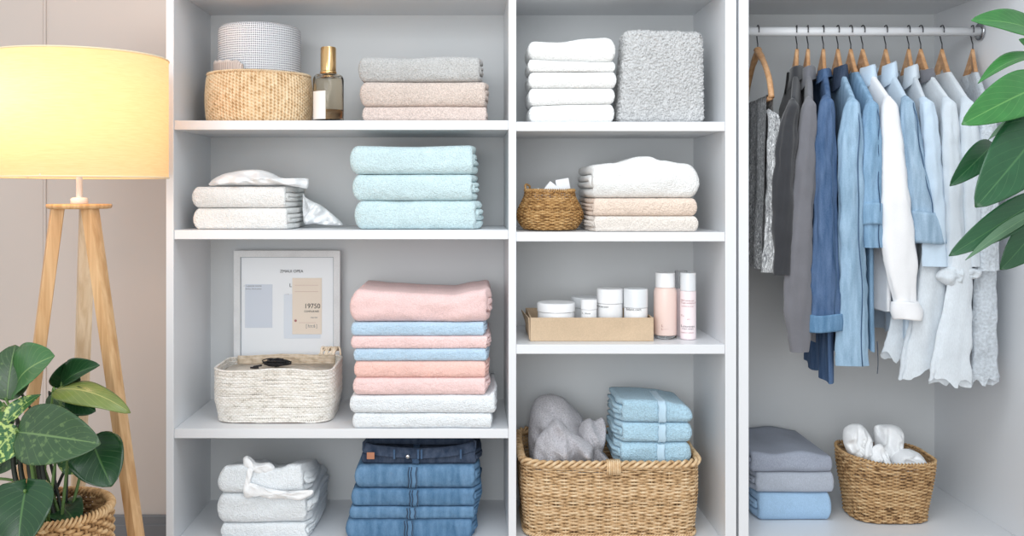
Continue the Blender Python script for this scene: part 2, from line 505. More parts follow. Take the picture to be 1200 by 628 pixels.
def folded(name, label, cat, group, mat, px0, px1, z0, h, Y, depth=.3, show='R', top=None, bot=None, seed=0,
           jit=.0011, wob=.004, stag=.008, nx=130, frac=.30, lay=2, yaw=0, roundness=.30, flat=.42, slope=0.0, parent=None, x0x1=None, fr=None):
    """a folded towel / garment: an outer sheet folded round inner folds. top/bot: tables (u, metres) added to top and underside."""
    s = sc(Y)
    xa, xb = (wx(px0, Y), wx(px1, Y)) if x0x1 is None else x0x1
    w = xb - xa
    t = h * frac
    ribs = [(ufold(t / 2, depth, t / 2, h - t / 2, t, flat), t * .97, 0.0)]
    rem = h - 2 * t
    if lay >= 1 and rem > .004:
        t2 = rem / 2
        ribs.append((ufold(t * 1.02 + .002, depth * .96, t + t2 / 2, h - t - t2 / 2, t2, flat, 10, 12), t2 * .97, stag))
    V = []; Fc = []
    rng = random.Random(seed)
    us = sorted(set([i / nx for i in range(nx + 1)] + [.004, .01, .018, .026, .996, .99, .982, .974]))
    for ri, (path, tt, sg) in enumerate(ribs):
        loop = ribbon(path, tt); n = len(loop); base = len(V)
        re_l = roundness * h; re_s = tt * .5
        for u in us:
            uu = u
            # stagger of the open side
            ext0 = -sg * .25 if show == 'L' else 0
            ext1 = sg * .25 if show == 'R' else 0
            x = lerp(xa + ext0, xb + ext1, u)
            dl = (x - (xa + ext0)); dr = ((xb + ext1) - x)
            def rnd_end(d, rad):
                if d >= rad: return 1.0
                q = 1 - d / rad
                return math.sqrt(max(0, 1 - q * q))
            if show == 'R': q = rnd_end(dl, re_l); sh = rnd_end(dr, re_s)
            elif show == 'L': q = rnd_end(dr, re_l); sh = rnd_end(dl, re_s)
            else: q = min(rnd_end(dl, re_l), rnd_end(dr, re_l)); sh = 1
            q = .12 + .88 * q; sh = .25 + .75 * sh
            tb = interp(top, u) ; bb = interp(bot, u)
            for (mid, off) in loop:
                y = mid[0] + off[0] * sh; z = mid[1] + off[1] * sh
                z = h / 2 + (z - h / 2) * q
                y += (1 - q) * h * .22
                f = z / h
                fall = math.exp(-max(0, y) / .5)
                # broad wobble
                wv = nz(x * 7 + seed * 3.1, y * 6, z * 5 + seed)
                wz_ = nz(x * 11 + seed, y * 8 + 7, z * 24 + seed * 2.7)
                y2 = y + wob * wv * 1.3 + wob * .9 * wz_
                zz = bb + f * (h + tb - bb - slope * y)
                if jit:
                    lump = nz(x * 85 + seed * 2.1, y * 85, z * 85)
                    y2 += .0011 * lump; zz += .0009 * lump * (f * (1 - f) * 4 if f < .9 else .7)
                zz += wob * .55 * nz(x * 9 + seed * 1.7, y * 9, 3.3) * f * (1 - f) * 2
                if jit:
                    j = nz(x * 330, y * 330, z * 330 + seed)
                    y2 += jit * 1.6 * j
                    if .1 < f < .9: zz += jit * j * .6
                dx = 0
                if jit: dx = jit * 1.2 * nz(x * 300 + 9, y * 300, z * 300)
                # layer-by-layer stagger at the open side
                if show == 'R' and u > .8:
                    k_ = (u - .8) / .2
                    dx += k_ * stag * (smooth((y - .010) / .05) * (.75 + .5 * nz(z * 26 + seed, y * 9, 1.5)) + .35 * nz(z * 50 + seed, y * 5, ri * 5.0))
                if show == 'L' and u < .2:
                    k_ = (.2 - u) / .2
                    dx -= k_ * stag * (smooth((y - .010) / .05) * (.75 + .5 * nz(z * 26 + seed, y * 9, 1.5)) + .35 * nz(z * 50 + seed, y * 5, ri * 5.0))
                V.append((x + dx, y2, zz))
        m = len(us)
        for i in range(m - 1):
            for j in range(n):
                k = (j + 1) % n
                Fc.append((base + i * n + j, base + (i + 1) * n + j, base + (i + 1) * n + k, base + i * n + k))
        half = n // 2
        for i, flip in ((0, False), (m - 1, True)):
            b = base + i * n
            for j in range(half - 1):
                f4 = (b + j, b + j + 1, b + n - 2 - j, b + n - 1 - j)
                Fc.append(f4 if not flip else f4[::-1])
    cx = (xa + xb) / 2; ca, sa = math.cos(yaw), math.sin(yaw)
    V = [((x - cx) * ca - (y - 0) * sa + cx, (x - cx) * sa + y * ca + Y, z + z0) for x, y, z in V]
    o = mk(name, V, Fc, mat, parent)
    if label: tag(o, label, cat, group)
    return o


def puff(outline, Y, D, seed=0, rings=14, N_=72, fold=.010, foldf=26, jit=.0008, back=.6, sharpz=1.0, lean=0.0, dirn=(1, .35), centre=None, fine=.004):
    """soft crumpled cloth whose front outline (pixel measured at depth Y) is given; star-shaped about its centre"""
    P = [W(a, b, Y) for a, b in outline]
    P = [Vector((p.x, 0, p.z)) for p in P]
    m = len(P)
    if centre is None: c = sum(P, Vector()) / m
    else:
        c = W(centre[0], centre[1], Y); c = Vector((c.x, 0, c.z))
    # closed Catmull-Rom resample
    B = []
    for i in range(N_):
        t = i / N_ * m; k = int(t); f = t - k
        p0, p1, p2, p3 = P[(k - 1) % m], P[k % m], P[(k + 1) % m], P[(k + 2) % m]
        a = .5 * ((2 * p1) + (p2 - p0) * f + (2 * p0 - 5 * p1 + 4 * p2 - p3) * f * f + (3 * p1 - p0 - 3 * p2 + p3) * f ** 3)
        lin = p1.lerp(p2, f)
        B.append(lin.lerp(a, .75))
    V = []; Fc = []
    zmin = min(p.z for p in P)
    for side in (-1, 1):
        for k in range(rings + 1):
            if side == 1 and k == rings: continue
            f = k / rings
            ff = math.sin(f * PI / 2) ** .9
            for i in range(N_):
                p = c + (B[i] - c) * ff
                dy = D * math.sqrt(max(0, 1 - ff ** 2.4)) * (1 if side == -1 else back)
                y = side * dy
                q = p.x * dirn[0] + p.z * dirn[1]
                r1 = nz(p.x * foldf * .55 + seed * 5.3, p.z * foldf * .4, seed)
                r2 = 1 - abs(nz(q * foldf + seed, (p.x * dirn[1] - p.z * dirn[0]) * foldf * .3, seed * 1.3)) * 2.2
                amp = fold * (1 - ff ** 6)
                y += -amp * (r1 * 2.2 + r2 * 1.1) * (1 if side == -1 else .3)
                y += fine * nz(p.x * 60, p.z * 60, seed * 2) * (1 - ff ** 6)
                if jit:
                    j = nz(p.x * 330, y * 330, p.z * 330 + seed)
                    y += jit * 1.5 * j
                y += lean * (p.z - zmin)
                xx = p.x + jit * nz(p.x * 300 + 5, y * 300, p.z * 300); z_ = p.z + (jit * nz(p.x * 300, y * 300 + 7, p.z * 300) if p.z > zmin + .004 else 0)
                V.append((xx, Y + y, z_))
    n1 = (rings + 1) * N_
    for k in range(rings):
        for i in range(N_):
            j = (i + 1) % N_
            Fc.append((k * N_ + i, k * N_ + j, (k + 1) * N_ + j, (k + 1) * N_ + i))
    for k in range(rings - 1):
        for i in range(N_):
            j = (i + 1) % N_
            Fc.append((n1 + k * N_ + j, n1 + k * N_ + i, n1 + (k + 1) * N_ + i, n1 + (k + 1) * N_ + j))
    k = rings - 1
    for i in range(N_):
        j = (i + 1) % N_
        Fc.append((n1 + k * N_ + j, n1 + k * N_ + i, rings * N_ + i, rings * N_ + j))
    return V, Fc


def stack(base_z, base_py, Y, items):
    """items bottom -> top: dict with px0, px1, pt, pb (pixel rows) and folded() keywords"""
    s = sc(Y)
    for it in items:
        it = dict(it)
        pt, pb = it.pop('pt'), it.pop('pb')
        z0 = base_z + (base_py - pb) / s + .0004
        h = (pb - pt) / s - .0006
        for k in ('top', 'bot'):
            if k in it: it[k] = [(u, v / s) for u, v in it[k]]
        dx = it.pop('dY', 0)
        folded(z0=z0, h=h, Y=Y + dx, **it)


T_grey = fabric('terry_grey', srgb(198, 197, 195))
T_taupe = fabric('terry_taupe', srgb(222, 205, 194))
T_taupe2 = fabric('terry_rosy_beige', srgb(228, 210, 201))
T_white = fabric('terry_white', srgb(248, 248, 246), var=.08, blot=.02)
T_cool = fabric('terry_cool_white', srgb(243, 248, 252), var=.08, blot=.02)
T_cream = fabric('terry_cream', srgb(242, 233, 224), var=.16)
T_peach = fabric('terry_peach', srgb(242, 221, 204), var=.16)
T_teal = fabric('terry_pale_teal', srgb(212, 235, 239), var=.15)
T_pink = fabric('fleece_pink', srgb(242, 208, 205), 300, .6, .004, .13)
T_pink2 = fabric('fleece_light_pink', srgb(248, 215, 212), 300, .6, .004, .13)
T_coral = fabric('fleece_coral', srgb(251, 204, 193), 300, .6, .004, .13)
T_blue = fabric('fleece_light_blue', srgb(188, 214, 234), 300, .6, .004, .13)
T_sky = fabric('terry_sky_blue', srgb(184, 218, 236), var=.2)
T_lilac = fabric('terry_lilac_grey', srgb(200, 197, 202), 230, 1, .007, .26)
T_linen = fabric('linen_blue_grey', srgb(158, 164, 178), 700, .4, .002, .2, (1, 1, .25), .1)
T_linen2 = fabric('linen_grey', srgb(174, 180, 191), 700, .4, .002, .2, (1, 1, .25), .1)
T_linenb = fabric('linen_blue', srgb(160, 190, 218), 700, .4, .002, .14, (1, 1, .25), .1)
T_gauze = fabric('cotton_white', srgb(249, 250, 251), 300, .25, .002, .04, blot=.03)

# --- upper left shelf: three towels
g = 'towels folded at the right of the upper left shelf'
stack(S1L, 141, .03, [
    dict(name='folded_towel', label='rosy beige folded towel at the bottom of the grey and beige stack', cat='towel', group=g, mat=T_taupe2, px0=424, px1=570, pt=124, pb=141, seed=1, show='R', stag=.006),
    dict(name='folded_towel', label='taupe beige folded towel under the grey one beside the gold capped bottle', cat='towel', group=g, mat=T_taupe, px0=421, px1=569, pt=94.5, pb=124, seed=2, show='R', stag=.010),
    dict(name='folded_towel', label='mid grey folded towel on top of two beige towels', cat='towel', group=g, mat=T_grey, px0=419, px1=562, pt=65, pb=94.5, seed=3, show='R', stag=.010, wob=.006, top=[(0, 0), (.4, -1), (.7, .8), (1, 0)]),
])
# --- second left shelf: pale teal
g = 'pale teal towels on the second left shelf'
stack(S2L, 270.5, .02, [
    dict(name='folded_towel', label='pale teal towel at the bottom of the teal stack', cat='towel', group=g, mat=T_teal, px0=414.5, px1=557, pt=236.5, pb=270.5, seed=4, show='R', stag=.022),
    dict(name='folded_towel', label='pale teal towel in the middle of the teal stack', cat='towel', group=g, mat=T_teal, px0=412, px1=553, pt=205.5, pb=236.5, seed=5, show='R', stag=.018),
    dict(name='folded_towel', label='pale teal towel on top of the teal stack', cat='towel', group=g, mat=T_teal, px0=409, px1=554, pt=171.5, pb=205.5, seed=6, show='R', stag=.014, top=[(0, 0), (.5, -1.2), (1, .5)]),
])
# --- second left shelf: white pair
g = 'white towels on the second left shelf'
stack(S2L, 270, .025, [
    dict(name='folded_towel', label='white folded towel at the bottom of the stack left of the teal towels', cat='towel', group=g, mat=T_white, px0=225, px1=336, pt=244.5, pb=270, seed=7, show='R', stag=.014),
    dict(name='folded_towel', label='white folded towel in the middle, under the crumpled cloth left of the teal stack', cat='towel', group=g, mat=T_white, px0=224, px1=334, pt=219.5, pb=244.5, seed=8, show='R', stag=.012),
])
# --- third left shelf: pastel stack
g = 'pastel towels in the tall stack'
stack(S3L, 505, .006, [
    dict(name='folded_towel', label='white folded towel at the very bottom of the pastel stack', cat='towel', group=g, mat=T_cool, px0=412.5, px1=576, pt=487.5, pb=505, seed=10, show='R', stag=.006),
    dict(name='folded_towel', label='white folded towel second from the bottom of the pastel stack', cat='towel', group=g, mat=T_cool, px0=409, px1=580, pt=466, pb=487.5, seed=11, show='R', stag=.008, top=[(0, -.5), (.6, 0), (.955, 0), (1, 5)], wob=.003),
    dict(name='folded_towel', label='light pink folded towel lying directly on the two white ones', cat='towel', group=g, mat=T_pink2, px0=413, px1=569, pt=445.5, pb=466, seed=12, show='R', stag=.012, wob=.003),
    dict(name='folded_towel', label='coral pink folded towel below the lower light blue one', cat='towel', group=g, mat=T_coral, px0=414.5, px1=569, pt=426, pb=445.5, seed=13, show='R', stag=.012, wob=.003),
    dict(name='folded_towel', label='light blue folded towel directly above the coral pink one', cat='towel', group=g, mat=T_blue, px0=414, px1=570, pt=411.5, pb=426, seed=14, show='R', stag=.010, wob=.003),
    dict(name='folded_towel', label='thin pink folded towel sandwiched between two light blue ones', cat='towel', group=g, mat=T_pink2, px0=411, px1=571, pt=396.5, pb=411.5, seed=15, show='R', stag=.012, wob=.003),
    dict(name='folded_towel', label='light blue folded towel second from the top of the pastel stack', cat='towel', group=g, mat=T_blue, px0=411, px1=567, pt=380.5, pb=396.5, seed=16, show='R', stag=.012, wob=.003),
    dict(name='folded_towel', label='thick dusty pink fleece folded on top of the pastel stack', cat='towel', group=g, mat=T_pink, px0=409, px1=571, pt=345, pb=380.5, seed=17, show='R', stag=.016, wob=.007, nx=80, top=[(0, -1), (.07, 3), (.25, .5), (.55, -2), (.75, -3), (.92, 2), (.985, 4), (1, 0)]),
])
# --- upper right shelf: five white
g = 'white towels on the upper right shelf'
stack(S1R, 143, .03, [
    dict(name='folded_towel', label='white towel at the bottom of the five beside the shaggy grey blanket', cat='towel', group=g, mat=T_white, px0=620, px1=720.5, pt=122, pb=143, seed=20, show='N', depth=.17, wob=.003, top=[(0, -1.5), (.5, 0), (1, .8)]),
    dict(name='folded_towel', label='white towel second from the bottom of the five beside the grey blanket', cat='towel', group=g, mat=T_white, px0=619.5, px1=721, pt=102.5, pb=122, seed=21, show='N', depth=.17, wob=.003, bot=[(0, -1.5), (.5, 0), (1, .8)]),
    dict(name='folded_towel', label='white towel in the middle of the five beside the grey blanket', cat='towel', group=g, mat=T_white, px0=619.5, px1=723, pt=83.5, pb=102.5, seed=22, show='N', depth=.17, wob=.004),
    dict(name='folded_towel', label='thinnest white towel, second from the top of the five', cat='towel', group=g, mat=T_white, px0=619, px1=721.5, pt=70.5, pb=83.5, seed=23, show='N', depth=.17, wob=.003, top=[(0, 1.8), (.35, 0), (.8, -1.4), (1, -1)]),
    dict(name='folded_towel', label='white towel with a raised right side on top of the five', cat='towel', group=g, mat=T_white, px0=619, px1=722, pt=45, pb=70.5, seed=24, show='N', depth=.17, wob=.004, top=[(0, -2), (.35, -3), (.7, 1.5), (.88, 2.5), (1, 0)], bot=[(0, 1.8), (.35, 0), (.8, -1.4), (1, -1)]),
])
# --- second right shelf: cream pair and white
g = 'towels beside the round seagrass basket'
stack(S2R, 272, .016, [
    dict(name='folded_towel', label='pale cream towel at the bottom beside the round seagrass basket', cat='towel', group=g, mat=T_cream, px0=697, px1=819, pt=253.5, pb=272, seed=30, show='L', stag=.014, wob=.003),
    dict(name='folded_towel', label='peach beige towel in the middle, under the thick white one', cat='towel', group=g, mat=T_peach, px0=696, px1=818, pt=232.5, pb=253.5, seed=31, show='L', stag=.010, wob=.003),
    dict(name='folded_towel', label='thick white towel with a humped top on two beige towels', cat='towel', group=g, mat=T_white, px0=695, px1=821.5, pt=190, pb=232.5, seed=32, show='L', stag=.010, wob=.006, nx=80, top=[(0, -3), (.2, -.5), (.45, 7), (.52, 7.3), (.65, 2.5), (.85, -1), (1, -5)]),
])

# shaggy grey blanket standing on the upper right shelf
def shaggy():
    rng = random.Random(4)
    x0, x1 = wx(725, .06), wx(826, .06); z0 = S1R + .001; z1 = wz(34, .06); y0, y1 = .06, .19
    nzs = 150
    PXs, PYs, _a, _b, _c = perim(.5, .325, 9, 460)
    V = []; Fc = []
    m = 460
    for k in range(nzs + 1):
        v = k / nzs
        xl = lerp(x0, wx(734, .06), v); xr = lerp(x1, wx(824, .06), v)
        for i in range(m):
            px, py = PXs[i] / .5, PYs[i] / .6429 * 2 * .5 if False else PYs[i] / .325
            capq = 1.0
            ed = min(v, 1 - v) * (z1 - z0)
            if ed < .018: capq = .86 + .14 * math.sqrt(max(0, 1 - (1 - ed / .018) ** 2))
            x = (xl + xr) / 2 + px * (xr - xl) / 2 * (capq if ed < .018 else 1); y = (y0 + y1) / 2 + py * (y1 - y0) / 2 * (capq ** 2)
            z = lerp(z0, z1 + .006 * nz(x * 14, 2, 1) - .008 * smooth((x - x0) / (x1 - x0)), v)
            d = noise.voronoi(Vector((x * 170 + 1.2 * nz(x * 60, z * 60, 3), y * 170, z * 170 + 1.2 * nz(x * 60, z * 60, 8))))[0]
            bump = .011 * (.62 - d[0]) + .0025 * nz(x * 420, y * 420, z * 420)
            x += px * abs(px) ** 5 * bump; y += py * abs(py) ** 5 * bump; z += .003 * nz(x * 240, y * 240, z * 240 + 50)
            if v > .02: z += (.005 * nz(x * 280, y * 280, 4) if v > .9 else .002 * nz(x * 300, y * 300, z * 300))
            V.append((x, y, max(z, z0)))
    for k in range(nzs):
        for i in range(m):
            j = (i + 1) % m
            Fc.append((k * m + i, k * m + j, (k + 1) * m + j, (k + 1) * m + i))
    def cap(row, flip):
        prev = [row * m + i for i in range(m)]
        src = [V[q] for q in prev]
        c = np.mean(np.array(src), axis=0)
        for f in (.9, .8, .65, .45, .2):
            b = len(V)
            for p in src:
                x = c[0] + (p[0] - c[0]) * f; y = c[1] + (p[1] - c[1]) * f; z = p[2] * f + c[2] * (1 - f) if not flip else p[2]
                if not flip: z += .005 * nz(x * 260, y * 260, 1)
                V.append((x, y, z))
            cur = [b + i for i in range(m)]
            for i in range(m):
                j = (i + 1) % m
                q = (prev[i], prev[j], cur[j], cur[i])
                Fc.append(q[::-1] if flip else q)
            prev = cur
        Fc.append(tuple(prev[::-1] if flip else prev))
    cap(nzs, False); cap(0, True)
    mt = fabric('shaggy_grey_pile', srgb(206, 206, 206), 300, .8, .004, .25, sheen=.3)
    tag(mk('shaggy_blanket', V, Fc, mt), 'light grey shaggy blanket standing upright beside the five white towels', 'blanket')
# crumpled white cloth on the white pair
cl = thing('crumpled_cloth', (wx(300, .15), .15, wz(221, .1)), 'crumpled white cloth lying on two white towels, its corner trailing to the shelf', 'cloth')
zt = S2L + (270 - 219.5) / sc(.025)
pyt = VY + (CAMZ - zt - .002) * sc(.1)
o = mk('cloth_body', *puff([(247, pyt), (249, 211), (262, 204), (285, 199.5), (305, 199), (318, 203), (328, 208), (345, 209.5), (361, 209.5), (360, 221), (357, 228.5 if False else pyt - 1), (330, pyt), (290, pyt)], .1, .055, 3, fold=.022, foldf=48, dirn=(.3, 1), back=1.6, rings=24, N_=110), T_gauze, cl)
mk('trailing_corner', *puff([(355, 227), (358, 231), (364, 235), (375, 240), (386, 248), (402, 263.5), (380, 263.5), (368, 262), (358, 263), (355, 250)], .17, .022, 5, fold=.018, foldf=60, dirn=(.8, -.9), centre=(366, 250), rings=20, N_=100), T_gauze, cl)

# --- white robes with sash, bottom left
zb = BASE
g = 'white robes folded at the bottom left'
stack(zb, 634, .03, [
    dict(name='folded_robe', label='white folded robe at the bottom of the stack left of the jeans', cat='robe', group=g, mat=T_cool, px0=258, px1=359, pt=615.5, pb=634, seed=41, show='R', stag=.02, depth=.32),
    dict(name='folded_robe', label='white folded robe in the middle of the stack left of the jeans', cat='robe', group=g, mat=T_cool, px0=253, px1=358, pt=580.5, pb=615.5, seed=42, show='R', stag=.02, depth=.32, wob=.006),
])
rb = thing('folded_robe', (wx(310, .15), .15, zb + (634 - 580.5) / sc(.03)), 'white folded robe tied with its own sash on top of the bottom left stack', 'robe', g)
s_ = sc(.03)
folded('robe_body', None, None, None, T_cool, 254, 355, zb + (634 - 580.5) / s_ + .0006, 32 / s_, .03, .24, 'R', [(u, v / s_) for u, v in [(0, -3), (.12, 2), (.35, 3), (.55, -4), (.7, -2), (.85, 3), (.96, 3), (1, -2)]], None, 43, stag=.02, wob=.007, nx=110, parent=rb, slope=.22)
mk('sash_bow', *puff([(286, 545), (285, 537), (290, 534), (296, 540), (304, 543), (316, 542), (322, 547), (320, 553), (310, 555), (300, 553), (292, 551)], .05, .018, 2, fold=.006, foldf=60, rings=10, N_=60), T_gauze, rb)
mk('sash_knot', *puff([(291, 548), (297, 550), (294, 562), (293, 575), (296, 582), (288, 583), (285, 575), (288, 560)], .026, .010, 6, fold=.004, foldf=70, rings=8, N_=48), T_gauze, rb)
mk('sash_tail', *puff([(288, 567), (296, 566), (308, 571), (325, 574), (345, 577), (366, 574), (366, 579), (352, 586), (335, 584), (315, 584), (300, 580), (290, 581)], .022, .008, 8, fold=.005, foldf=90, rings=8, N_=72, fine=.006), T_gauze, rb)

# --- jeans
D1 = denim('denim_blue', srgb(92, 142, 184), .25)
D2 = denim('denim_deep_blue', srgb(84, 134, 176), .22)
D_navy = denim('denim_navy', srgb(44, 64, 92), .15)
M_stitch = plain('pale_stitching', srgb(158, 180, 200), .8)
M_leather = plain('leather_patch', srgb(176, 120, 92), .6, var=.1)
M_seamd = denim('denim_seam', srgb(54, 90, 128), .15)


def seam_strip(parent, pxc, hw, z0, h, Y, seed, mat=M_seamd, topmost=False, name='side_seam'):
    """flat-felled seam running over the front fold, with two raised stitch lines"""
    s = sc(Y); t = h * .30
    path = ufold(t / 2, .26, t / 2, h - t / 2, t, .42)
    mids = [(p[0], p[1]) for p in path]
    loop = ribbon(path, t + .003)
    outer = [(m[0] + o[0], m[1] + o[1]) for m, o in loop[:len(path)]]
    P = [q for q in outer if q[0] < .16 and q[1] > h * .05 and (topmost or q[1] < h * .96)]
    xc = wx(pxc, Y)
    V = []; Fc = []
    prof = [(-hw, -.0015), (-hw, .0012), (-hw * .8, .0022), (-hw * .6, .0012), (hw * .6, .0012), (hw * .8, .0022), (hw, .0012), (hw, -.0015)]
    for i, (y, z) in enumerate(P):
        a = P[max(i - 1, 0)]; b = P[min(i + 1, len(P) - 1)]
        ty, tz = b[0] - a[0], b[1] - a[1]; l = math.hypot(ty, tz) or 1
        ny, nn = -tz / l, ty / l
        for dx, dn in prof:
            V.append((xc + dx + .0012 * math.sin(i * .6 + seed), Y + y + ny * dn, z0 + z + nn * dn))
    k = len(prof)
    for i in range(len(P) - 1):
        for j in range(k - 1):
            Fc.append((i * k + j, i * k + j + 1, (i + 1) * k + j + 1, (i + 1) * k + j))
    return mk(name, V, Fc, mat, parent)


g = 'jeans folded in a stack'
jrows = [(404.5, 553, 610, 634, D2, 'blue folded jeans at the bottom of the jeans stack', 51),
         (409, 555, 595.5, 610, D1, 'thin blue folded jeans second from the bottom of the jeans stack', 52),
         (411, 556, 574.5, 595.5, D2, 'blue folded jeans in the middle of the jeans stack', 53),
         (415, 556, 547, 574.5, D1, 'blue folded jeans directly under the pair with the dark waistband', 54)]
JY = .03
for a, b, pt, pb, mt, lab, sd in jrows:
    z0 = zb + (634 - pb) / sc(JY) + .0004; h = (pb - pt) / sc(JY) - .0006
    root = thing('folded_jeans', (wx((a + b) / 2, JY), JY + .15, z0), lab, 'jeans', g)
    folded('denim_leg', None, None, None, mt, a, b, z0, h, JY, .3, 'R', None, None, sd, jit=.0003, stag=.02, wob=.003, parent=root)
    sx_ = 484 + (sd % 3) * 1.5 - (54 - sd) * 1.5
    seam_strip(root, sx_, .0125, z0, h, JY - .004, sd, mt)
    for q_ in (-5.2, -2.2, 3.8): seam_strip(root, sx_ + q_, .0013, z0, h, JY - .0062, sd, D_navy, name='stitch_line')
# the top pair with its waistband to the front
z0 = zb + (634 - 547) / sc(JY) + .0006
root = thing('folded_jeans', (wx(490, JY), JY + .15, z0), 'top jeans of the stack with dark waistband and leather patch', 'jeans', g)
zt_ = lambda py: zb + (634 - py) / sc(JY)
folded('denim_leg', None, None, None, D_navy, 423, 557, z0, 13 / sc(JY), JY + .015, .29, 'R', [(0, .002), (.3, 0), (.7, 0), (1, .004)], None, 55, jit=.0003, stag=.02, wob=.003, parent=root)
# waistband: a curved double band standing up at the back, dipping at the front
def band(name, pts, hgt, thick, mat, parent, lean=0.2, n=60):
    P = spline(pts, n); V = []; Fc = []
    for i, p in enumerate(P):
        a = P[max(i - 1, 0)]; b = P[min(i + 1, n - 1)]
        t = (b - a).normalized(); nrm = Vector((t.y, -t.x, 0))
        if nrm.length < 1e-5: nrm = Vector((0, -1, 0))
        nrm.normalize()
        for dz, dn in ((0, 0), (hgt * .1, .5), (hgt * .9, .5), (hgt, .15), (hgt, -.15), (hgt * .9, -.5), (hgt * .1, -.5)):
            V.append(tuple(p + Vector((0, 0, dz)) + nrm * (dn * thick - lean * dz * 0) + Vector((0, lean * dz, 0))))
    k = 7
    for i in range(n - 1):
        for j in range(k):
            q = (j + 1) % k
            Fc.append((i * k + j, i * k + q, (i + 1) * k + q, (i + 1) * k + j))
    Fc.append(tuple(range(k))); Fc.append(tuple((n - 1) * k + j for j in range(k))[::-1])
    return mk(name, V, Fc, mat, parent)
zw = z0 + 12.6 / sc(JY)
def jp(px, py, Y): return (wx(px, Y), Y, zb + (634 - py) / sc(JY) + (Y - JY) * 0.0)
band('waistband_front', [(wx(425, .04), .045, zw + .002), (wx(445, .04), .036, zw - .006), (wx(490, .04), .03, zw - .012), (wx(530, .04), .036, zw - .007), (wx(557, .04), .05, zw + .004)], .026, .006, D_navy, root, .9)
band('waistband_back', [(wx(425, .04), .05, zw + .004), (wx(436, .06), .10, zw + .012), (wx(470, .1), .13, zw + .004), (wx(510, .1), .13, zw + .002), (wx(548, .08), .11, zw + .008), (wx(557, .05), .055, zw + .006)], .028, .006, D_navy, root, .25)
for px in (462, 490, 494, 540):
    box('belt_loop', wx(px, .03) - .003, wx(px, .03) + .003, .026, .031, zw - .012, zw + .016, M_seamd, root, bev=.001)
box('leather_patch', wx(430, .03), wx(439, .03), .0245, .0285, zw - .012, zw + .008, M_leather, root, bev=.001)
V1, F1 = lathe_data([(.001, 0), (.0065, 0), (.0065, .0025), (.004, .004), (.001, .004)], (0, 0, 0), 20)
mk('button', [(wx(478, .03) + v[0], .024 - v[2], zw - .004 + v[1]) for v in V1], F1, M_chrome, root)
seam_strip(root, 487, .010, z0 - .0, 13 / sc(JY), JY + .01, 56, topmost=True)

# ------------------------------------------------------------------ baskets
def superellipse(a, n): 
    ca, sa = math.cos(a), math.sin(a); e = 2 / n
    return (abs(ca) ** e * (1 if ca >= 0 else -1), abs(sa) ** e * (1 if sa >= 0 else -1))


def perim(rx, ry, n, cnt):
    """cnt points equally spaced along a superellipse, with outward normals"""
    A = np.linspace(0, 2 * PI, 4001)
    P = np.array([superellipse(a, n) for a in A]) * np.array([rx, ry])
    d = np.r_[0, np.cumsum(np.hypot(*(P[1:] - P[:-1]).T))]
    t = np.linspace(0, d[-1], cnt, endpoint=False)
    x = np.interp(t, d, P[:, 0]); y = np.interp(t, d, P[:, 1])
    dx = np.roll(x, -1) - np.roll(x, 1); dy = np.roll(y, -1) - np.roll(y, 1)
    l = np.hypot(dx, dy)
    return x, y, dy / l, -dx / l, d[-1]


def weave(c, rx, ry, n, h, rows, stakes, prof, amp=.5, rimf=None, seed=0, sub=4, ring=6, flat=1.0, mode=1, jit=.12, irr=.0):
    """woven wall: horizontal strands passing in front of and behind the stakes. prof(v) -> radial scale"""
    rng = random.Random(seed)
    cnt = stakes * sub
    V = []; Fc = []; R = []
    X, Yy, NX, NY, L = perim(rx, ry, n, cnt)
    rad = h / rows / 2 * 1.08
    ph = np.arange(cnt) / sub * PI
    for r in range(rows):
        v = (r + .5) / rows; k = prof(v); shade = rng.uniform(-.14, .14)
        par = (r // mode) % 2
        o = amp * rad * 2 * np.cos(ph + par * PI)
        zoff = np.array([irr * rad * nz(x * 20 + r * 3.1, y * 20, seed) for x, y in zip(X, Yy)])
        zz = v * h + zoff
        if rimf is not None: zz = zz + v * np.array([rimf(x / rx, y / ry) for x, y in zip(X, Yy)])
        rr = rad * (1 + rng.uniform(-jit, jit))
        cx = c[0] + X * k; cy = c[1] + Yy * k
        b = len(V)
        sh = shade + .10 * np.cos(ph + par * PI) + np.array([.16 * nz(x * 30 + r * 7.7, y * 30, r) for x, y in zip(X, Yy)])  # random tone, plus painted shade where the strand dips behind a stake
        for i in range(cnt):
            for q in range(ring):
                a = 2 * PI * q / ring
                u = o[i] + rr * flat * math.cos(a)
                V.append((cx[i] + NX[i] * u, cy[i] + NY[i] * u, c[2] + zz[i] + rr * 1.02 * math.sin(a)))
                R.append(.18 + sh[i])
        for i in range(cnt):
            i2 = (i + 1) % cnt
            for q in range(ring):
                q2 = (q + 1) % ring
                Fc.append((b + i * ring + q, b + i2 * ring + q, b + i2 * ring + q2, b + i * ring + q2))
    # stakes
    for s in range(stakes):
        i = s * sub
        sx, sy = X[i], Yy[i]; b = len(V); m = rows + 1
        for r in range(m):
            v = r / rows; k = prof(v); z = v * h + (v * rimf(sx / rx, sy / ry) if rimf else 0)
            for q in range(5):
                a = 2 * PI * q / 5
                V.append((c[0] + sx * k + rad * .75 * math.cos(a), c[1] + sy * k + rad * .75 * math.sin(a), c[2] + z)); R.append(.1)
        for r in range(m - 1):
            for q in range(5):
                q2 = (q + 1) % 5
                Fc.append((b + r * 5 + q, b + r * 5 + q2, b + (r + 1) * 5 + q2, b + (r + 1) * 5 + q))
    return V, Fc, R


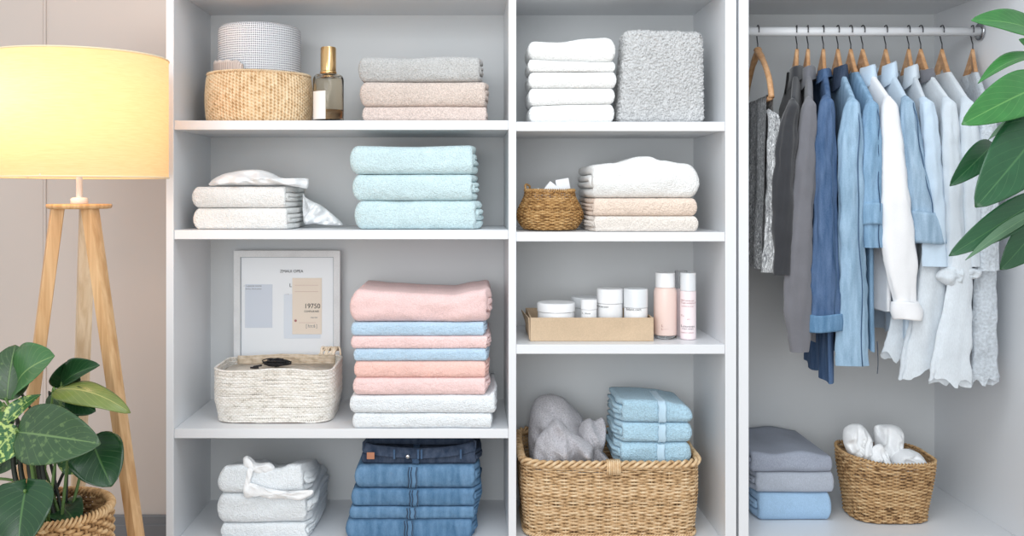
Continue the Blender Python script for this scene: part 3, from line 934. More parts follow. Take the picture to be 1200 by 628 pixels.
def braid(c, rx, ry, n, z, rad, turns, rimf=None, strands=3, seg=260, seed=0):
    X, Yy, NX, NY, L = perim(rx, ry, n, seg)
    V = []; Fc = []; R = []
    rng = random.Random(seed)
    for s in range(strands):
        b = len(V)
        for i in range(seg):
            a = 2 * PI * (turns * i / seg + s / strands)
            u = rad * math.cos(a); w = rad * math.sin(a)
            zz = z + w + (rimf(X[i] / rx, Yy[i] / ry) if rimf else 0)
            for q in range(6):
                e = 2 * PI * q / 6; rr = rad * .78
                V.append((c[0] + X[i] + NX[i] * (u + rr * math.cos(e)), c[1] + Yy[i] + NY[i] * (u + rr * math.cos(e)), c[2] + zz + rr * math.sin(e)))
                R.append(.22 + .12 * math.cos(a) + .1 * nz(i * .3, s, seed))  # inner side of the twist darkened, shade painted into the tone
        for i in range(seg):
            i2 = (i + 1) % seg
            for q in range(6):
                q2 = (q + 1) % 6
                Fc.append((b + i * 6 + q, b + i2 * 6 + q, b + i2 * 6 + q2, b + i * 6 + q2))
    return V, Fc, R


def base_plate(c, rx, ry, n, k, th=.006):
    X, Yy, *_ = perim(rx * k, ry * k, n, 60)
    V = [(c[0] + x, c[1] + y, c[2]) for x, y in zip(X, Yy)] + [(c[0] + x, c[1] + y, c[2] + th) for x, y in zip(X, Yy)]
    m = 60
    Fc = [tuple(range(m))[::-1], tuple(range(m, 2 * m))] + [(i, (i + 1) % m, m + (i + 1) % m, m + i) for i in range(m)]
    return V, Fc


shaggy()

W_wick = strand('wicker_honey', srgb(112, 82, 54), srgb(206, 170, 126), srgb(238, 214, 178))
W_wick2 = strand('wicker_tan', srgb(104, 74, 46), srgb(186, 148, 104), srgb(220, 190, 146))
W_sea = strand('seagrass_brown', srgb(120, 84, 46), srgb(178, 136, 84), srgb(214, 176, 122))
W_tan = strand('straw_tan', srgb(180, 142, 98), srgb(228, 198, 158), srgb(246, 226, 194))
W_cream = strand('cotton_rope_cream', srgb(168, 160, 148), srgb(228, 223, 214), srgb(246, 243, 238))
W_liner = strand('cotton_rope_beige', srgb(184, 166, 142), srgb(218, 202, 180), srgb(236, 224, 208))
W_dark = plain('basket_base', srgb(90, 66, 44), .9)

# big rectangular wicker basket
bx0, bx1 = 609.5, 827
Yf = .018; dpt = .345
ctr = ((wx(bx0, Yf) + wx(bx1, Yf)) / 2, Yf + dpt / 2 + .004, BASE + .001)
rx = (wx(bx1, Yf) - wx(bx0, Yf)) / 2 - .004; ry = dpt / 2 - .004
bh = BASE + (634 - 541) / sc(Yf) - BASE - .006
big = thing('wicker_basket', ctr, 'large rectangular honey wicker basket with grey and blue towels inside', 'basket')
rimB = lambda u, v: .022 * smooth((v + .2) / 1.2) + .006 * max(0, abs(u) - .75) * 4 * .5
V, Fc, R = weave((ctr[0], ctr[1], ctr[2] + .004), rx * .985, ry * .985, 7, bh - .012, 42, 62, lambda v: .965 + .035 * smooth(v * 1.5), .46, rimB, 3, 4, 6, .8, 1, .2, .5)
mk('woven_wall', V, Fc, W_wick, big, strand_tone=R)
V, Fc, R = braid((ctr[0], ctr[1], ctr[2]), rx * .985, ry * .985, 7, bh - .006, .0075, 24, rimB, 3, 420)
mk('rim', V, Fc, W_wick, big, strand_tone=R)
V, Fc, R = braid((ctr[0], ctr[1], ctr[2]), rx * .955, ry * .96, 7, .0085, .004, 60, None, 3, 300)
mk('foot_braid', V, Fc, W_wick, big, strand_tone=R)
mk('basket_base', *base_plate((ctr[0], ctr[1], ctr[2] + .006), rx, ry, 7, .95), W_dark, big)
# lashing at the middle of the rim
hx = wx(719, Yf)
V = []; Fc = []; R = []
for i in range(7):
    x = hx - .018 + i * .006
    v, f = tube_data([Vector((x, ctr[1] - ry - .012 + .004 * 0, ctr[2] + bh - .032)), Vector((x, ctr[1] - ry - .0145, ctr[2] + bh - .016)), Vector((x, ctr[1] - ry - .011, ctr[2] + bh + .004)), Vector((x, ctr[1] - ry + .006, ctr[2] + bh + .008)), Vector((x, ctr[1] - ry + .012, ctr[2] + bh - .01))], .0031, 6)
    b = len(V); V += v; Fc += [tuple(b + q for q in ff) for ff in f]; R += [.3 + .1 * (i % 2)] * len(v)
mk('rim_lashing', V, Fc, W_wick, big, strand_tone=R)

# grey crumpled towels in the basket
zbk = VY + (CAMZ - (BASE + .012)) * sc(.2)
tag(mk('crumpled_towel', *puff([(627, 560), (619, 520), (622, 480), (630, 466), (645, 462), (660, 466), (672, 478), (683, 490), (688, 520), (688, 560), (660, 575)], .245, .075, 11, fold=.026, foldf=30, dirn=(.6, .8), back=1.1), T_lilac), 'lilac grey crumpled towel at the back left of the large wicker basket', 'towel', 'grey towels in the large basket')
tag(mk('crumpled_towel', *puff([(625, 560), (627, 521), (632, 510), (643, 498), (652, 490.5), (660, 496), (668, 505), (682, 513), (694, 520), (695, 534), (692, 560), (660, 570)], .115, .055, 12, fold=.026, foldf=30, dirn=(.7, .5), back=.8, centre=(660, 535)), T_lilac), 'lilac grey towel peaked like a tent at the front left of the large basket', 'towel', 'grey towels in the large basket')
tag(mk('crumpled_towel', *puff([(678, 560), (676, 515), (681, 496), (690, 490), (697, 493), (706, 489), (710, 500), (708, 518), (706, 530), (715, 540), (714, 560), (700, 570)], .17, .045, 13, fold=.026, foldf=30, dirn=(1, .2), back=.8), T_lilac), 'smaller grey towel tucked in the middle of the large basket', 'towel', 'grey towels in the large basket')
# sky blue washcloths
g = 'sky blue towels in the large basket'
T_band = fabric('sky_blue_woven_band', srgb(190, 217, 234), 900, .2, .001, .05)
def wash(pa, pb_, pt, pbm, lab, sd, Y, top=None, tilt=0):
    s = sc(Y); z0 = wz(pbm, Y) + .0004; h = (pbm - pt) / s - .0008
    root = thing('folded_towel', (wx((pa + pb_) / 2, Y), Y + .1, z0), lab, 'towel', g)
    top = [(u, v / s) for u, v in top] if top else None
    folded('towel_body', None, None, None, T_sky, pa, pb_, z0, h, Y, .2, 'L', top, None, sd, stag=.018, wob=.006, parent=root, nx=60)
    seam_strip(root, lerp(pa, pb_, .56), .011, z0, h + (interp(top, .56) if top else 0), Y - .007, sd, T_band, topmost=top is not None)
wash(728, 811, 519, 546, 'sky blue banded towel at the bottom of the basket stack', 61, .075)
wash(730, 812, 496, 519, 'sky blue banded towel in the middle of the basket stack', 62, .075)
wash(730, 812.5, 470, 496, 'sky blue banded towel on top of the basket stack, sloping down to the right', 63, .075, [(0, 1), (.3, 1), (.6, -1), (.85, -5), (1, -9)])
tag(mk('folded_towel', *puff([(735, 515), (734, 480), (738, 468), (755, 466), (775, 468), (790, 472), (796, 482), (794, 515), (765, 520)], .305, .022, 9, fold=.006, foldf=30, jit=.001, back=.8), T_sky), 'sky blue towel lying rearmost, behind the top of the blue basket stack', 'towel', g)

# tan braided round basket (upper left shelf)
bc = (wx(303.5, .19), .195, S1L + .0008)
tan = thing('round_basket', bc, 'tan round braided basket holding a checked canister', 'basket')
def ribbed(c, r, h, cols, rows, wall=.012, amp=.0035):
    m = cols * 6; V = []; R = []; Fc = []; k = rows * 3 + 1
    for j in range(k):
        v = j / (k - 1)
        bul = 1 + .035 * math.sin(v * PI) - .05 * (max(0, .12 - v) / .12) ** 2 - .03 * (max(0, v - .92) / .08) ** 2
        for i in range(m):
            a = 2 * PI * i / m; col = i / 6
            cb = abs(math.cos(PI * col))
            tw = math.cos(2 * PI * (v * rows * .5 + (col % 1) * .9 + .5 * (int(col) % 2)))
            rr = r * bul - amp + amp * 1.3 * (1 - cb ** 3) + .0017 * tw
            V.append((c[0] + rr * math.cos(a), c[1] + rr * math.sin(a), c[2] + v * h)); R.append(.05 + .22 * (1 - cb ** 3) + .13 * tw)  # grooves between columns darkened, shade painted into the tone
    for j in range(k - 1):
        for i in range(m):
            q = (i + 1) % m
            Fc.append((j * m + i, j * m + q, (j + 1) * m + q, (j + 1) * m + i))
    # rim and inner wall, floor
    b = len(V)
    for rr, z in ((r * .97 - wall * .3, h + .002), (r * .97 - wall, h - .002), (r * .97 - wall, .008)):
        for i in range(m):
            a = 2 * PI * i / m; V.append((c[0] + rr * math.cos(a), c[1] + rr * math.sin(a), c[2] + z)); R.append(.2)
    rows_ = [(k - 1) * m, b, b + m, b + 2 * m]
    for r0, r1 in zip(rows_, rows_[1:]):
        for i in range(m):
            q = (i + 1) % m
            Fc.append((r0 + i, r0 + q, r1 + q, r1 + i))
    Fc.append(tuple(b + 2 * m + i for i in range(m))); Fc.append(tuple(range(m))[::-1])
    return V, Fc, R
V, Fc, R = ribbed(bc, .1585, .150, 88, 30)
mk('braided_wall', V, Fc, W_tan, tan, strand_tone=R)
V, Fc, R = braid(bc, .1565, .1565, 2, .151, .0028, 70, None, 2, 420)
mk('rim', V, Fc, W_tan, tan, strand_tone=R)

# checked fabric canister in the basket
M_check = checkweave('checked_weave', srgb(232, 233, 236), srgb(112, 116, 126), .0062, .0068, .34, .55)
M_stripe = checkweave('striped_cloth', srgb(226, 214, 206), srgb(176, 160, 152), .007, .05, .3, .2, .2)
def drum(name, c, r, h, mat, parent=None, edge=.02, n=120):
    prof = [(r * .0, 0)] + [(r - edge * .4 * (1 - math.sin(a)), edge * .4 * (1 - math.cos(a))) for a in np.linspace(0, PI / 2, 5)]
    prof += [(r, h * v) for v in (.2, .4, .6, .8)]
    prof += [(r - edge * (1 - math.cos(a)), h - edge * (1 - math.sin(a))) for a in np.linspace(0, PI / 2, 8)]
    prof += [(r * .7, h + .001), (r * .35, h + .001), (.001, h + .001)]
    V = []; U = []; Fc = []; L = 0; m = n + 1
    for i, (rr, z) in enumerate(prof):
        if i: L += math.hypot(rr - prof[i - 1][0], z - prof[i - 1][1])
        for j in range(m):
            a = 2 * PI * j / n
            q = 1 + .008 * math.sin(3 * a + 1) * (z / h)
            V.append((c[0] + rr * q * math.cos(a), c[1] + rr * q * math.sin(a), c[2] + z)); U.append((a * r, L))
    for i in range(len(prof) - 1):
        for j in range(n):
            Fc.append((i * m + j, i * m + j + 1, (i + 1) * m + j + 1, (i + 1) * m + j))
    return mk(name, V, Fc, mat, parent, uv=U)
ccn = (wx(304, .2), .20, S1L + .01)
can = thing('fabric_canister', ccn, 'grey and white checked fabric canister standing in the tan basket', 'canister')
ch = wz(23.5, .07) - ccn[2]
drum('canister_body', ccn, .1275, ch - .0, M_check, can)
# folded striped cloth wedged at the left
def arc_cloth(c, r0, r1, a0, a1, z0, z1, mat):
    n = 40; V = []; U = []; Fc = []
    for i in range(n + 1):
        a = lerp(a0, a1, i / n); e = min(i, n - i) / n
        zt2 = z1 - .010 * (1 - smooth(e * 8)) - .012 * (i / n) + .002 * math.sin(i * .9)
        prof = [(r0, z0), (r0, zt2 - .006), ((r0 * 2 + r1) / 3, zt2), ((r0 + 2 * r1) / 3, zt2), (r1, zt2 - .006), (r1, z0)]
        for k, (r, z) in enumerate(prof):
            V.append((c[0] + r * math.cos(a), c[1] + r * math.sin(a), z)); U.append((a * r, z + k * .002))
    for i in range(n):
        for k in range(6):
            q = (k + 1) % 6
            Fc.append((i * 6 + k, i * 6 + q, (i + 1) * 6 + q, (i + 1) * 6 + k))
    Fc.append(tuple(range(6))); Fc.append(tuple(n * 6 + k for k in range(6))[::-1])
    return V, Fc, U
V, Fc, U = arc_cloth((bc[0], bc[1], 0), 0.1325, .1395, math.radians(172), math.radians(262), S1L + .02, wz(69.5, .13), M_stripe)
tag(mk('folded_cloth', V, Fc, M_stripe, uv=U), 'striped beige cloth wedged between the checked canister and the tan basket', 'cloth')

# perfume bottle
def glass(name, col, rough=.02, ior=1.45):
    m, nt, b, o = nodes(name)
    b.inputs['Base Color'].default_value = col; b.inputs['Roughness'].default_value = rough
    b.inputs['Transmission Weight'].default_value = 1; b.inputs['IOR'].default_value = ior
    MATS[name] = m; return m
M_glass = glass('smoky_glass', (.86, .80, .70, 1), .02, 1.3)
M_amber = glass('amber_liquid', (.80, .56, .34, 1), .02, 1.33)
M_clear = glass('clear_plastic', (.95, .95, .96, 1), .03, 1.2)
pc = (wx(384.8, .1), .10, S1L + .0006)
pb = thing('perfume_bottle', pc, 'smoky glass bottle with a tall gold cap between basket and grey towels', 'bottle')
hb = wz(87, .1) - pc[2]; r = .0465
lathe('glass_body', [(r * .9, 0), (r, .004), (r, hb - .016), (r * .95, hb - .008), (r * .82, hb - .002), (r * .45, hb), (.014, hb + .002), (.014, hb + .002), (.012, hb - .006), (r * .78, hb - .010), (r * .92, hb - .018), (r * .93, .012), (r * .85, .008), (.001, .008)], pc, M_glass, pb, 48, True, False)
lathe('liquid', [(.001, .0085), (r * .84, .0085), (r * .925, .0125), (r * .925, .038), (.001, .038)], pc, M_amber, pb, 48, False, False)
cz = hb + .001; capz = wz(55.5, .1) - pc[2]
cap = sharp(lathe('cap', [(.018, cz), (.0235, cz + .001), (.0235, capz - .004), (.0215, capz - .001), (.0215, capz), (.001, capz)], pc, M_gold, pb, 40))
lathe('collar', [(.0245, cz), (.0252, cz + .002), (.0252, cz + .006), (.024, cz + .008)], pc, M_gold, pb, 40)
V = []; Fc = []
for i in range(21):
    a = math.radians(lerp(205, 268, i / 20))
    for z in (.008, .092):
        V.append((pc[0] + (r + .0006) * math.cos(a), pc[1] + (r + .0006) * math.sin(a), pc[2] + z))
for i in range(20): Fc.append((2 * i, 2 * i + 2, 2 * i + 3, 2 * i + 1))
mk('paper_label', V, Fc, plain('paper_label', srgb(238, 234, 228), .6), pb)

# round belly basket with white boxes
sc_ = (wx(644, .15), .145, S2R + .001)
belly = thing('belly_basket', sc_, 'round-bellied brown seagrass basket with a small handle, holding white boxes', 'basket')
RB = .1005; HB = wz(222, .07) - sc_[2]
pf = lambda v: (.70 + .30 * math.sin(min(1, (v + .06) / .42) * PI / 2)) if v < .36 else lerp(1.0, .735, smooth((v - .36) / .64) ** .9)
V, Fc, R = weave((sc_[0], sc_[1], sc_[2] + .003), RB, RB, 2, HB - .006, 26, 40, pf, .45, None, 5, 4, 6, 1, 1, .15, .5)
mk('woven_wall', V, Fc, W_sea, belly, strand_tone=R)
V, Fc, R = braid(sc_, RB * .735, RB * .735, 2, HB - .003, .0034, 34, None, 2, 240)
mk('rim', V, Fc, W_sea, belly, strand_tone=R)
mk('basket_base', *base_plate((sc_[0], sc_[1], sc_[2] + .001), RB, RB, 2, .7), W_dark, belly)
ha = [Vector((sc_[0] - RB * .70, sc_[1] - .02, sc_[2] + HB - .012)), Vector((sc_[0] - RB * .76, sc_[1] - .018, sc_[2] + HB + .008)), Vector((sc_[0] - RB * .72, sc_[1] + .0, sc_[2] + HB + .016)), Vector((sc_[0] - RB * .60, sc_[1] + .012, sc_[2] + HB + .008)), Vector((sc_[0] - RB * .66, sc_[1] + .022, sc_[2] + HB - .012))]
V, Fc = tube_data(spline(ha, 24), .0032, 8)
mk('handle', V, Fc, W_sea, belly, strand_tone=[.15 + .15 * ((i // 8) % 2) for i in range(len(V))])
def tilted_box(name, c, sx, sy, sz, rot, mat, label, cat, group):
    bm = box_bm(-sx / 2, sx / 2, -sy / 2, sy / 2, -sz / 2, sz / 2, .0025, seg=3)
    M = Matrix.Translation(c) @ rot
    bmesh.ops.transform(bm, matrix=M, verts=bm.verts)
    return tag(from_bm(name, bm, mat), label, cat, group)
g = 'white boxes in the round seagrass basket'
M_soap = plain('white_carton', srgb(240, 241, 243), .5)
tilted_box('small_box', W(660.5, 222, .15) + Vector((0, 0, -.006)), .042, .03, .078, Matrix.Rotation(math.radians(-10), 4, 'Y'), M_soap, 'white upright box at the right in the round seagrass basket', 'box', g)
tilted_box('small_box', W(643.5, 224, .125) + Vector((0, 0, -.006)), .042, .024, .062, Matrix.Rotation(math.radians(38), 4, 'Y'), M_soap, 'white box tipped on its corner in the round seagrass basket', 'box', g)
tilted_box('small_box', W(635, 228, .18) + Vector((0, 0, -.006)), .034, .03, .05, Matrix.Rotation(math.radians(-60), 4, 'Y'), M_soap, 'white box lying near the handle of the round seagrass basket', 'box', g)

# rope storage box (third left shelf)
ry0 = .06
x0, x1 = wx(246, ry0), wx(391, ry0)
rc = ((x0 + x1) / 2, ry0 + .125, S3L + .0008)
rope = thing('rope_basket', rc, 'cream woven rope basket standing in front of the framed paper board', 'basket')
rxx = (x1 - x0) / 2 - .002; ryy = .122
rh = (497 - 433) / sc(ry0) - .003
rimR = lambda u, v: .010 * smooth((u - .4) / .6) * smooth((v + .9) / .5) + .004 * math.sin(u * 4 + 1)
V, Fc, R = weave((rc[0], rc[1], rc[2] + .002), rxx, ryy, 5.5, rh, 28, 170, lambda v: .945 + .06 * smooth(v * 2.2), .13, rimR, 9, 3, 6, .95, 1, .22, .9)
mk('woven_wall', V, Fc, W_cream, rope, strand_tone=[q + .16 for q in R])
mk('basket_base', *base_plate((rc[0], rc[1], rc[2]), rxx, ryy, 5.5, .94), W_dark, rope)
# beige lining turned up along the back
V = []; Fc = []; R = []; rng = random.Random(8)
for k in range(8):
    pts = []
    zz = rc[2] + rh - .026 + k * .0044
    for i in range(40):
        u = -1 + 2 * i / 39
        pts.append(Vector((rc[0] + u * rxx * .86, rc[1] + ryy * .84 + .002 * math.sin(i * .8 + k) + k * .0006, zz + .003 * math.sin(u * 3 + k * .2) + (.004 * smooth((u - .5) * 2)))))
    v, f = tube_data(pts, .0030, 6); b = len(V); V += v; Fc += [tuple(b + q for q in ff) for ff in f]; R += [.18 + rng.uniform(-.1, .12)] * len(v)
mk('lining', V, Fc, W_liner, rope, strand_tone=R)
mk('inner_cloth', *base_plate((rc[0], rc[1], rc[2] + rh - .024), rxx, ryy, 5, .93, .004), fabric('beige_inner_cloth', srgb(240, 229, 212), 160, .9, .005, .25, (.4, 1, 1)), rope)
V = []; Fc = []; R = []
tc0 = W(388, 409, .20)
for k in range(16):
    a = k / 16
    st = tc0 + Vector((-.026 + .052 * a, 0, -.004))
    pts = spline([st, st + Vector((rng.uniform(-.006, .006), -.012, .012)), st + Vector((rng.uniform(-.012, .012), -.024, .010)), st + Vector((rng.uniform(-.014, .014), -.03, -.010))], 10)
    v, f = tube_data(pts, .0030, 6); b = len(V); V += v; Fc += [tuple(b + q for q in ff) for ff in f]; R += [.2 + rng.uniform(-.1, .12)] * len(v)
mk('tassel', V, Fc, W_liner, rope, strand_tone=R)
# black cord tangle lying on the basket
rng = random.Random(21)
V = []; Fc = []
cc = W(326, 425.5, .20)
pts = []
for i in range(120):
    t = i / 119
    a = i * 1.37
    ex = .052 * (1 - .25 * t)
    pts.append(cc + Vector((ex * math.cos(a) * rng.uniform(.3, 1) - .004, .030 * math.sin(a * 1.3) * rng.uniform(.3, 1), .002 + .013 * (1 - abs(math.cos(a)) * .55) * rng.uniform(-1, 1))))
tail = [cc + Vector((-.05, -.005, -.006)), cc + Vector((-.075, -.008, -.010)), cc + Vector((-.06, -.012, -.012)), cc + Vector((-.085, -.010, -.012))]
V, Fc = merge(tube_data(spline(pts, 460), .0017, 6), tube_data(spline(tail, 30), .003, 6))
tag(mk('cord_tangle', V, Fc, plain('black_cord', srgb(28, 28, 32), .6)), 'tangled black cord lying in the top of the cream rope basket', 'cord')

# oval wicker basket in the wardrobe
wyf = .135
oc = (wx(1040.5, wyf + .09), wyf + .115, BASE + .001)
orx = 50.5 / sc(wyf + .1); ory = .108
oval = thing('wicker_basket', oc, 'small oval tan wicker basket of white cloths on the wardrobe floor', 'basket')
oh = (617 - 547) / sc(wyf) + .004
rimO = lambda u, v: .014 * smooth((-u - .2) / .8) + .010 * smooth(v)
V, Fc, R = weave((oc[0], oc[1], oc[2] + .003), orx, ory, 3.2, oh, 36, 42, lambda v: .84 + .18 * smooth(v * .9 + .1), .5, rimO, 13, 4, 6, .85, 1, .15, .5)
mk('woven_wall', V, Fc, W_wick2, oval, strand_tone=R)
V, Fc, R = braid(oc, orx * 1.015, ory * 1.015, 3.2, oh + .002, .0034, 40, rimO, 2, 260)
mk('rim', V, Fc, W_wick2, oval, strand_tone=R)
mk('basket_base', *base_plate((oc[0], oc[1], oc[2] + .001), orx, ory, 3.2, .83), W_dark, oval)
g = 'white cloths in the oval wicker basket'
YC = oc[1]
tag(mk('rolled_cloth', *puff([(1012, 590), (1000, 545), (989, 520), (989, 503), (998, 496.5), (1010, 498), (1019, 510), (1024, 530), (1026, 560), (1024, 590)], YC - .01, .03, 31, fold=.016, foldf=62, dirn=(1, -.45), back=1, rings=22, N_=96), T_gauze), 'white rolled cloth leaning left in the oval wicker basket', 'cloth', g)
tag(mk('rolled_cloth', *puff([(1030, 585), (1026, 530), (1024, 502), (1030, 497.5), (1046, 497.5), (1056, 503), (1057, 520), (1053, 545), (1052, 585)], YC + .035, .03, 32, fold=.016, foldf=62, dirn=(1, .2), back=1, rings=22, N_=96), T_gauze), 'white rolled cloth standing upright at the back of the oval wicker basket', 'cloth', g)
tag(mk('rolled_cloth', *puff([(1042, 580), (1040, 550), (1042, 536), (1052, 528), (1064, 526), (1077, 531), (1083, 540), (1080, 556), (1070, 580)], YC - .005, .045, 33, fold=.016, foldf=62, dirn=(.3, 1), back=.9, rings=22, N_=96), T_gauze), 'white rolled cloth lying at the right in the oval wicker basket', 'cloth', g)
tag(mk('rolled_cloth', *puff([(1020, 590), (1018, 555), (1018, 535), (1024, 523), (1032, 520), (1040, 530), (1043, 545), (1039, 560), (1036, 590)], YC - .045, .020, 34, fold=.016, foldf=62, dirn=(1, .4), back=.9, rings=22, N_=96), T_gauze), 'white bunched cloth at the front middle of the oval wicker basket', 'cloth', g)

# linen stack in the wardrobe
g = 'linens on the wardrobe floor'
stack(BASE, 612, .187, [
    dict(name='folded_linen', label='light blue folded linen at the bottom of the wardrobe floor stack', cat='linen', group=g, mat=T_linenb, px0=890, px1=976, pt=579, pb=612, seed=71, show='L', flat=.26, roundness=.16, frac=.36, stag=.010, jit=0, depth=.33, lay=2, wob=.004),
    dict(name='folded_linen', label='grey folded linen in the middle of the wardrobe floor stack', cat='linen', group=g, mat=T_linen2, px0=887, px1=979, pt=554.5, pb=579, seed=72, show='L', flat=.26, roundness=.16, frac=.36, stag=.012, jit=0, depth=.33, wob=.004),
    dict(name='folded_linen', label='blue grey creased linen on top of the wardrobe floor stack', cat='linen', group=g, mat=T_linen, px0=881, px1=977, pt=533, pb=554.5, seed=73, show='L', flat=.26, roundness=.16, frac=.36, stag=.010, jit=0, depth=.33, wob=.010, top=[(0, 3), (.3, 0), (.6, 3), (1, -3)]),
])

# ------------------------------------------------------------------ framed board
fy = .345
fx0, fx1 = wx(273.5, fy), wx(398.5, fy)
fz1 = wz(293.5, fy); fz0 = S3L + .001
fr = thing('framed_board', ((fx0 + fx1) / 2, fy, fz0), 'white framed board with pinned cards and printed text leaning behind the rope basket', 'frame')
M_frame = fabric('frame_linen_white', srgb(232, 233, 234), 600, .3, .002, .08, sheen=0)
M_mat = plain('board_paper', srgb(240, 243, 246), .5)
M_card1 = plain('pale_blue_card', srgb(214, 221, 232), .6); M_card2 = plain('peach_card', srgb(238, 224, 208), .6); M_card3 = plain('pale_grey_card', srgb(224, 231, 240), .6)
M_line = plain('grey_line', srgb(160, 166, 174), .6)
fw = .022
fy1 = fy + .022
bm = box_bm(fx0, fx0 + fw, fy, fy1, fz0, fz1, .002)
box_bm(fx1 - fw, fx1, fy, fy1, fz0, fz1, .002, bm); box_bm(fx0 + fw * .9, fx1 - fw * .9, fy, fy1, fz1 - fw, fz1, .002, bm); box_bm(fx0 + fw * .9, fx1 - fw * .9, fy, fy1, fz0, fz0 + fw, .002, bm)
from_bm('frame_border', bm, M_frame, fr)
bm = bmesh.new()
for a, b, c_, d in ((fx0 + fw, fx0 + fw + .0016, fz0 + fw, fz1 - fw), (fx1 - fw - .0016, fx1 - fw, fz0 + fw, fz1 - fw), (fx0 + fw, fx1 - fw, fz1 - fw - .0016, fz1 - fw)):
    box_bm(a, b, fy + .006, fy + .0105, c_, d, 0, bm)
from_bm('inner_line', bm, M_line, fr)
box('board', fx0 + .006, fx1 - .006, fy + .01, fy1 + .004, fz0 + .005, fz1 - .005, M_mat, fr, bev=.001)
def FP(px, py): return (wx(px, fy), wz(py, fy))
def card(name, pxa, pya, pxb, pyb, mat, dy):
    a = FP(pxa, pyb); b = FP(pxb, pya)
    return box(name, a[0], b[0], fy + .0095 - dy, fy + .0101, a[1], b[1], mat, fr, bev=.0003, seg=1)
card('pinned_card', 286.5, 333.5, 318.5, 384.5, M_card1, .0010)
card('pinned_card', 332, 345, 375, 397, M_card3, .0008)
c2 = card('pinned_card', 342, 326, 376.5, 392, M_card2, .0024)
def ftxt(body, px, py, size_px, mat=M_ink, sx=1, dy=.0012):
    x, z = FP(px, py); text('printed_text', body, size_px / sc(fy), (x, fy + .0095 - dy, z), mat, fr, sx=sx)
ftxt('ZMAUI OPEA', 327.5, 319.5, 4.6, M_ink, 1.02)
ftxt('L', 338.5, 336.5, 6, M_ink)
ftxt('r  Lupeme nonne', 285, 336, 2.6, M_ink2, 1.15)
ftxt('Ilarna a. Stone ponan', 287, 339.5, 2.2, M_ink2, 1.0)
ftxt('- ---', 334, 346, 4, M_ink2, .7)
ftxt('19750', 356, 361.5, 8, M_ink, .95, .0030)
ftxt('CONFLUE.NEE', 356, 366, 3, M_ink, .9, .0030)
ftxt('mau noe', 363.5, 373, 2.6, M_ink2, .9, .0030)
ftxt('[ h:n::6 ]', 358, 384, 5.5, M_ink2, .72, .0030)
ftxt('____________', 345, 341.5, 4, M_ink3, 1.15, .0030)
ftxt('____________', 345, 334, 4, M_ink3, 1.15, .0030)
ftxt('_________', 350, 378, 4, M_ink3, 1.1, .0030)
x, z = FP(346, 376)
V1, F1 = lathe_data([(.0035, 0), (.0042, 0), (.0042, .0004), (.0035, .0004)], (0, 0, 0), 20)
mk('printed_seal', [(x + v[0], fy + .0064 - v[2], z + v[1]) for v in V1], F1, M_ink3, fr)

# ------------------------------------------------------------------ kraft box, jars and bottles
kx0, kx1 = wx(621.5, .064), wx(766, .064); kz0 = S3R + .0006; kh = (400 - 372.5) / sc(.064); ky0, ky1 = .064, .31
kb = thing('kraft_box', ((kx0 + kx1) / 2, (ky0 + ky1) / 2, kz0), 'open brown kraft cardboard box holding white jars on the lower right shelf', 'box')
t = .004
sl = .010
def wallp(name, p, mat=M_kraft):
    """p: four bottom/top corner points of the outside, thickness inwards along nrm"""
    V = [tuple(q) for q in p]
    return mk(name, V, [(0, 1, 2, 3), (7, 6, 5, 4), (0, 4, 5, 1), (1, 5, 6, 2), (2, 6, 7, 3), (3, 7, 4, 0)], mat, kb, False)
box('front_wall', kx0, kx1, ky0, ky0 + t, kz0, kz0 + kh, M_kraft, kb, bev=.0008)
box('back_wall', kx0 - sl * 0, kx1, ky1 - t, ky1, kz0, kz0 + kh, M_kraft, kb, bev=.0008)
box('side_wall', kx1 - t, kx1, ky0 + t, ky1 - t, kz0, kz0 + kh, M_kraft, kb, bev=.0008)
box('side_wall', kx0, kx0 + t, ky0 + t, ky1 - t, kz0, kz0 + kh, M_kraft, kb, bev=.0008)
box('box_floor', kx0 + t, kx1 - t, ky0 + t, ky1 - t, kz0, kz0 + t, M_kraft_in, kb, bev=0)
# slanting side flap folded outwards on the left
wallp('side_flap', [(kx0 - .0004, ky0 + .006, kz0 + .004), (kx0 - .0004, ky1 - .006, kz0 + .03), (kx0 - .012, ky1 - .006, kz0 + kh * .92), (kx0 - .002, ky0 + .006, kz0 + kh * .98),
                    (kx0 - .0030, ky0 + .006, kz0 + .004), (kx0 - .0030, ky1 - .006, kz0 + .03), (kx0 - .015, ky1 - .006, kz0 + kh * .92), (kx0 - .005, ky0 + .006, kz0 + kh * .98)])

g = 'white jars in the kraft box'
kf = kz0 + t + .0004
def jar(pxa, pxb, ptop, Y, lidfrac, lab, txts=(), body=M_plastic, lid=M_plastic):
    xc = wx((pxa + pxb) / 2, Y); r = (pxb - pxa) / 2 / sc(Y); H = wz(ptop, Y) - kf
    c = (xc, Y, kf)
    root = thing('cosmetic_jar', c, lab, 'jar', g)
    hl = H * (1 - lidfrac)
    sharp(lathe('jar_body', [(r * .92, 0), (r * .97, .003), (r * .97, hl - .001), (r * .9, hl)], c, body, root, 40))
    sharp(lathe('lid', [(r * .98, hl + .0006), (r, hl + .0012), (r, H - .004), (r * .985, H - .0015), (r * .95, H), (.001, H)], c, lid, root, 40))
    for body_, px, py, szpx, mt, sx in txts:
        z = wz(py, Y - r); x0 = wx(px, Y - r)
        cu_text(body_, szpx / sc(Y - r), x0, z, xc, Y, r * .97 + .0005, mt, root, sx)
    return root
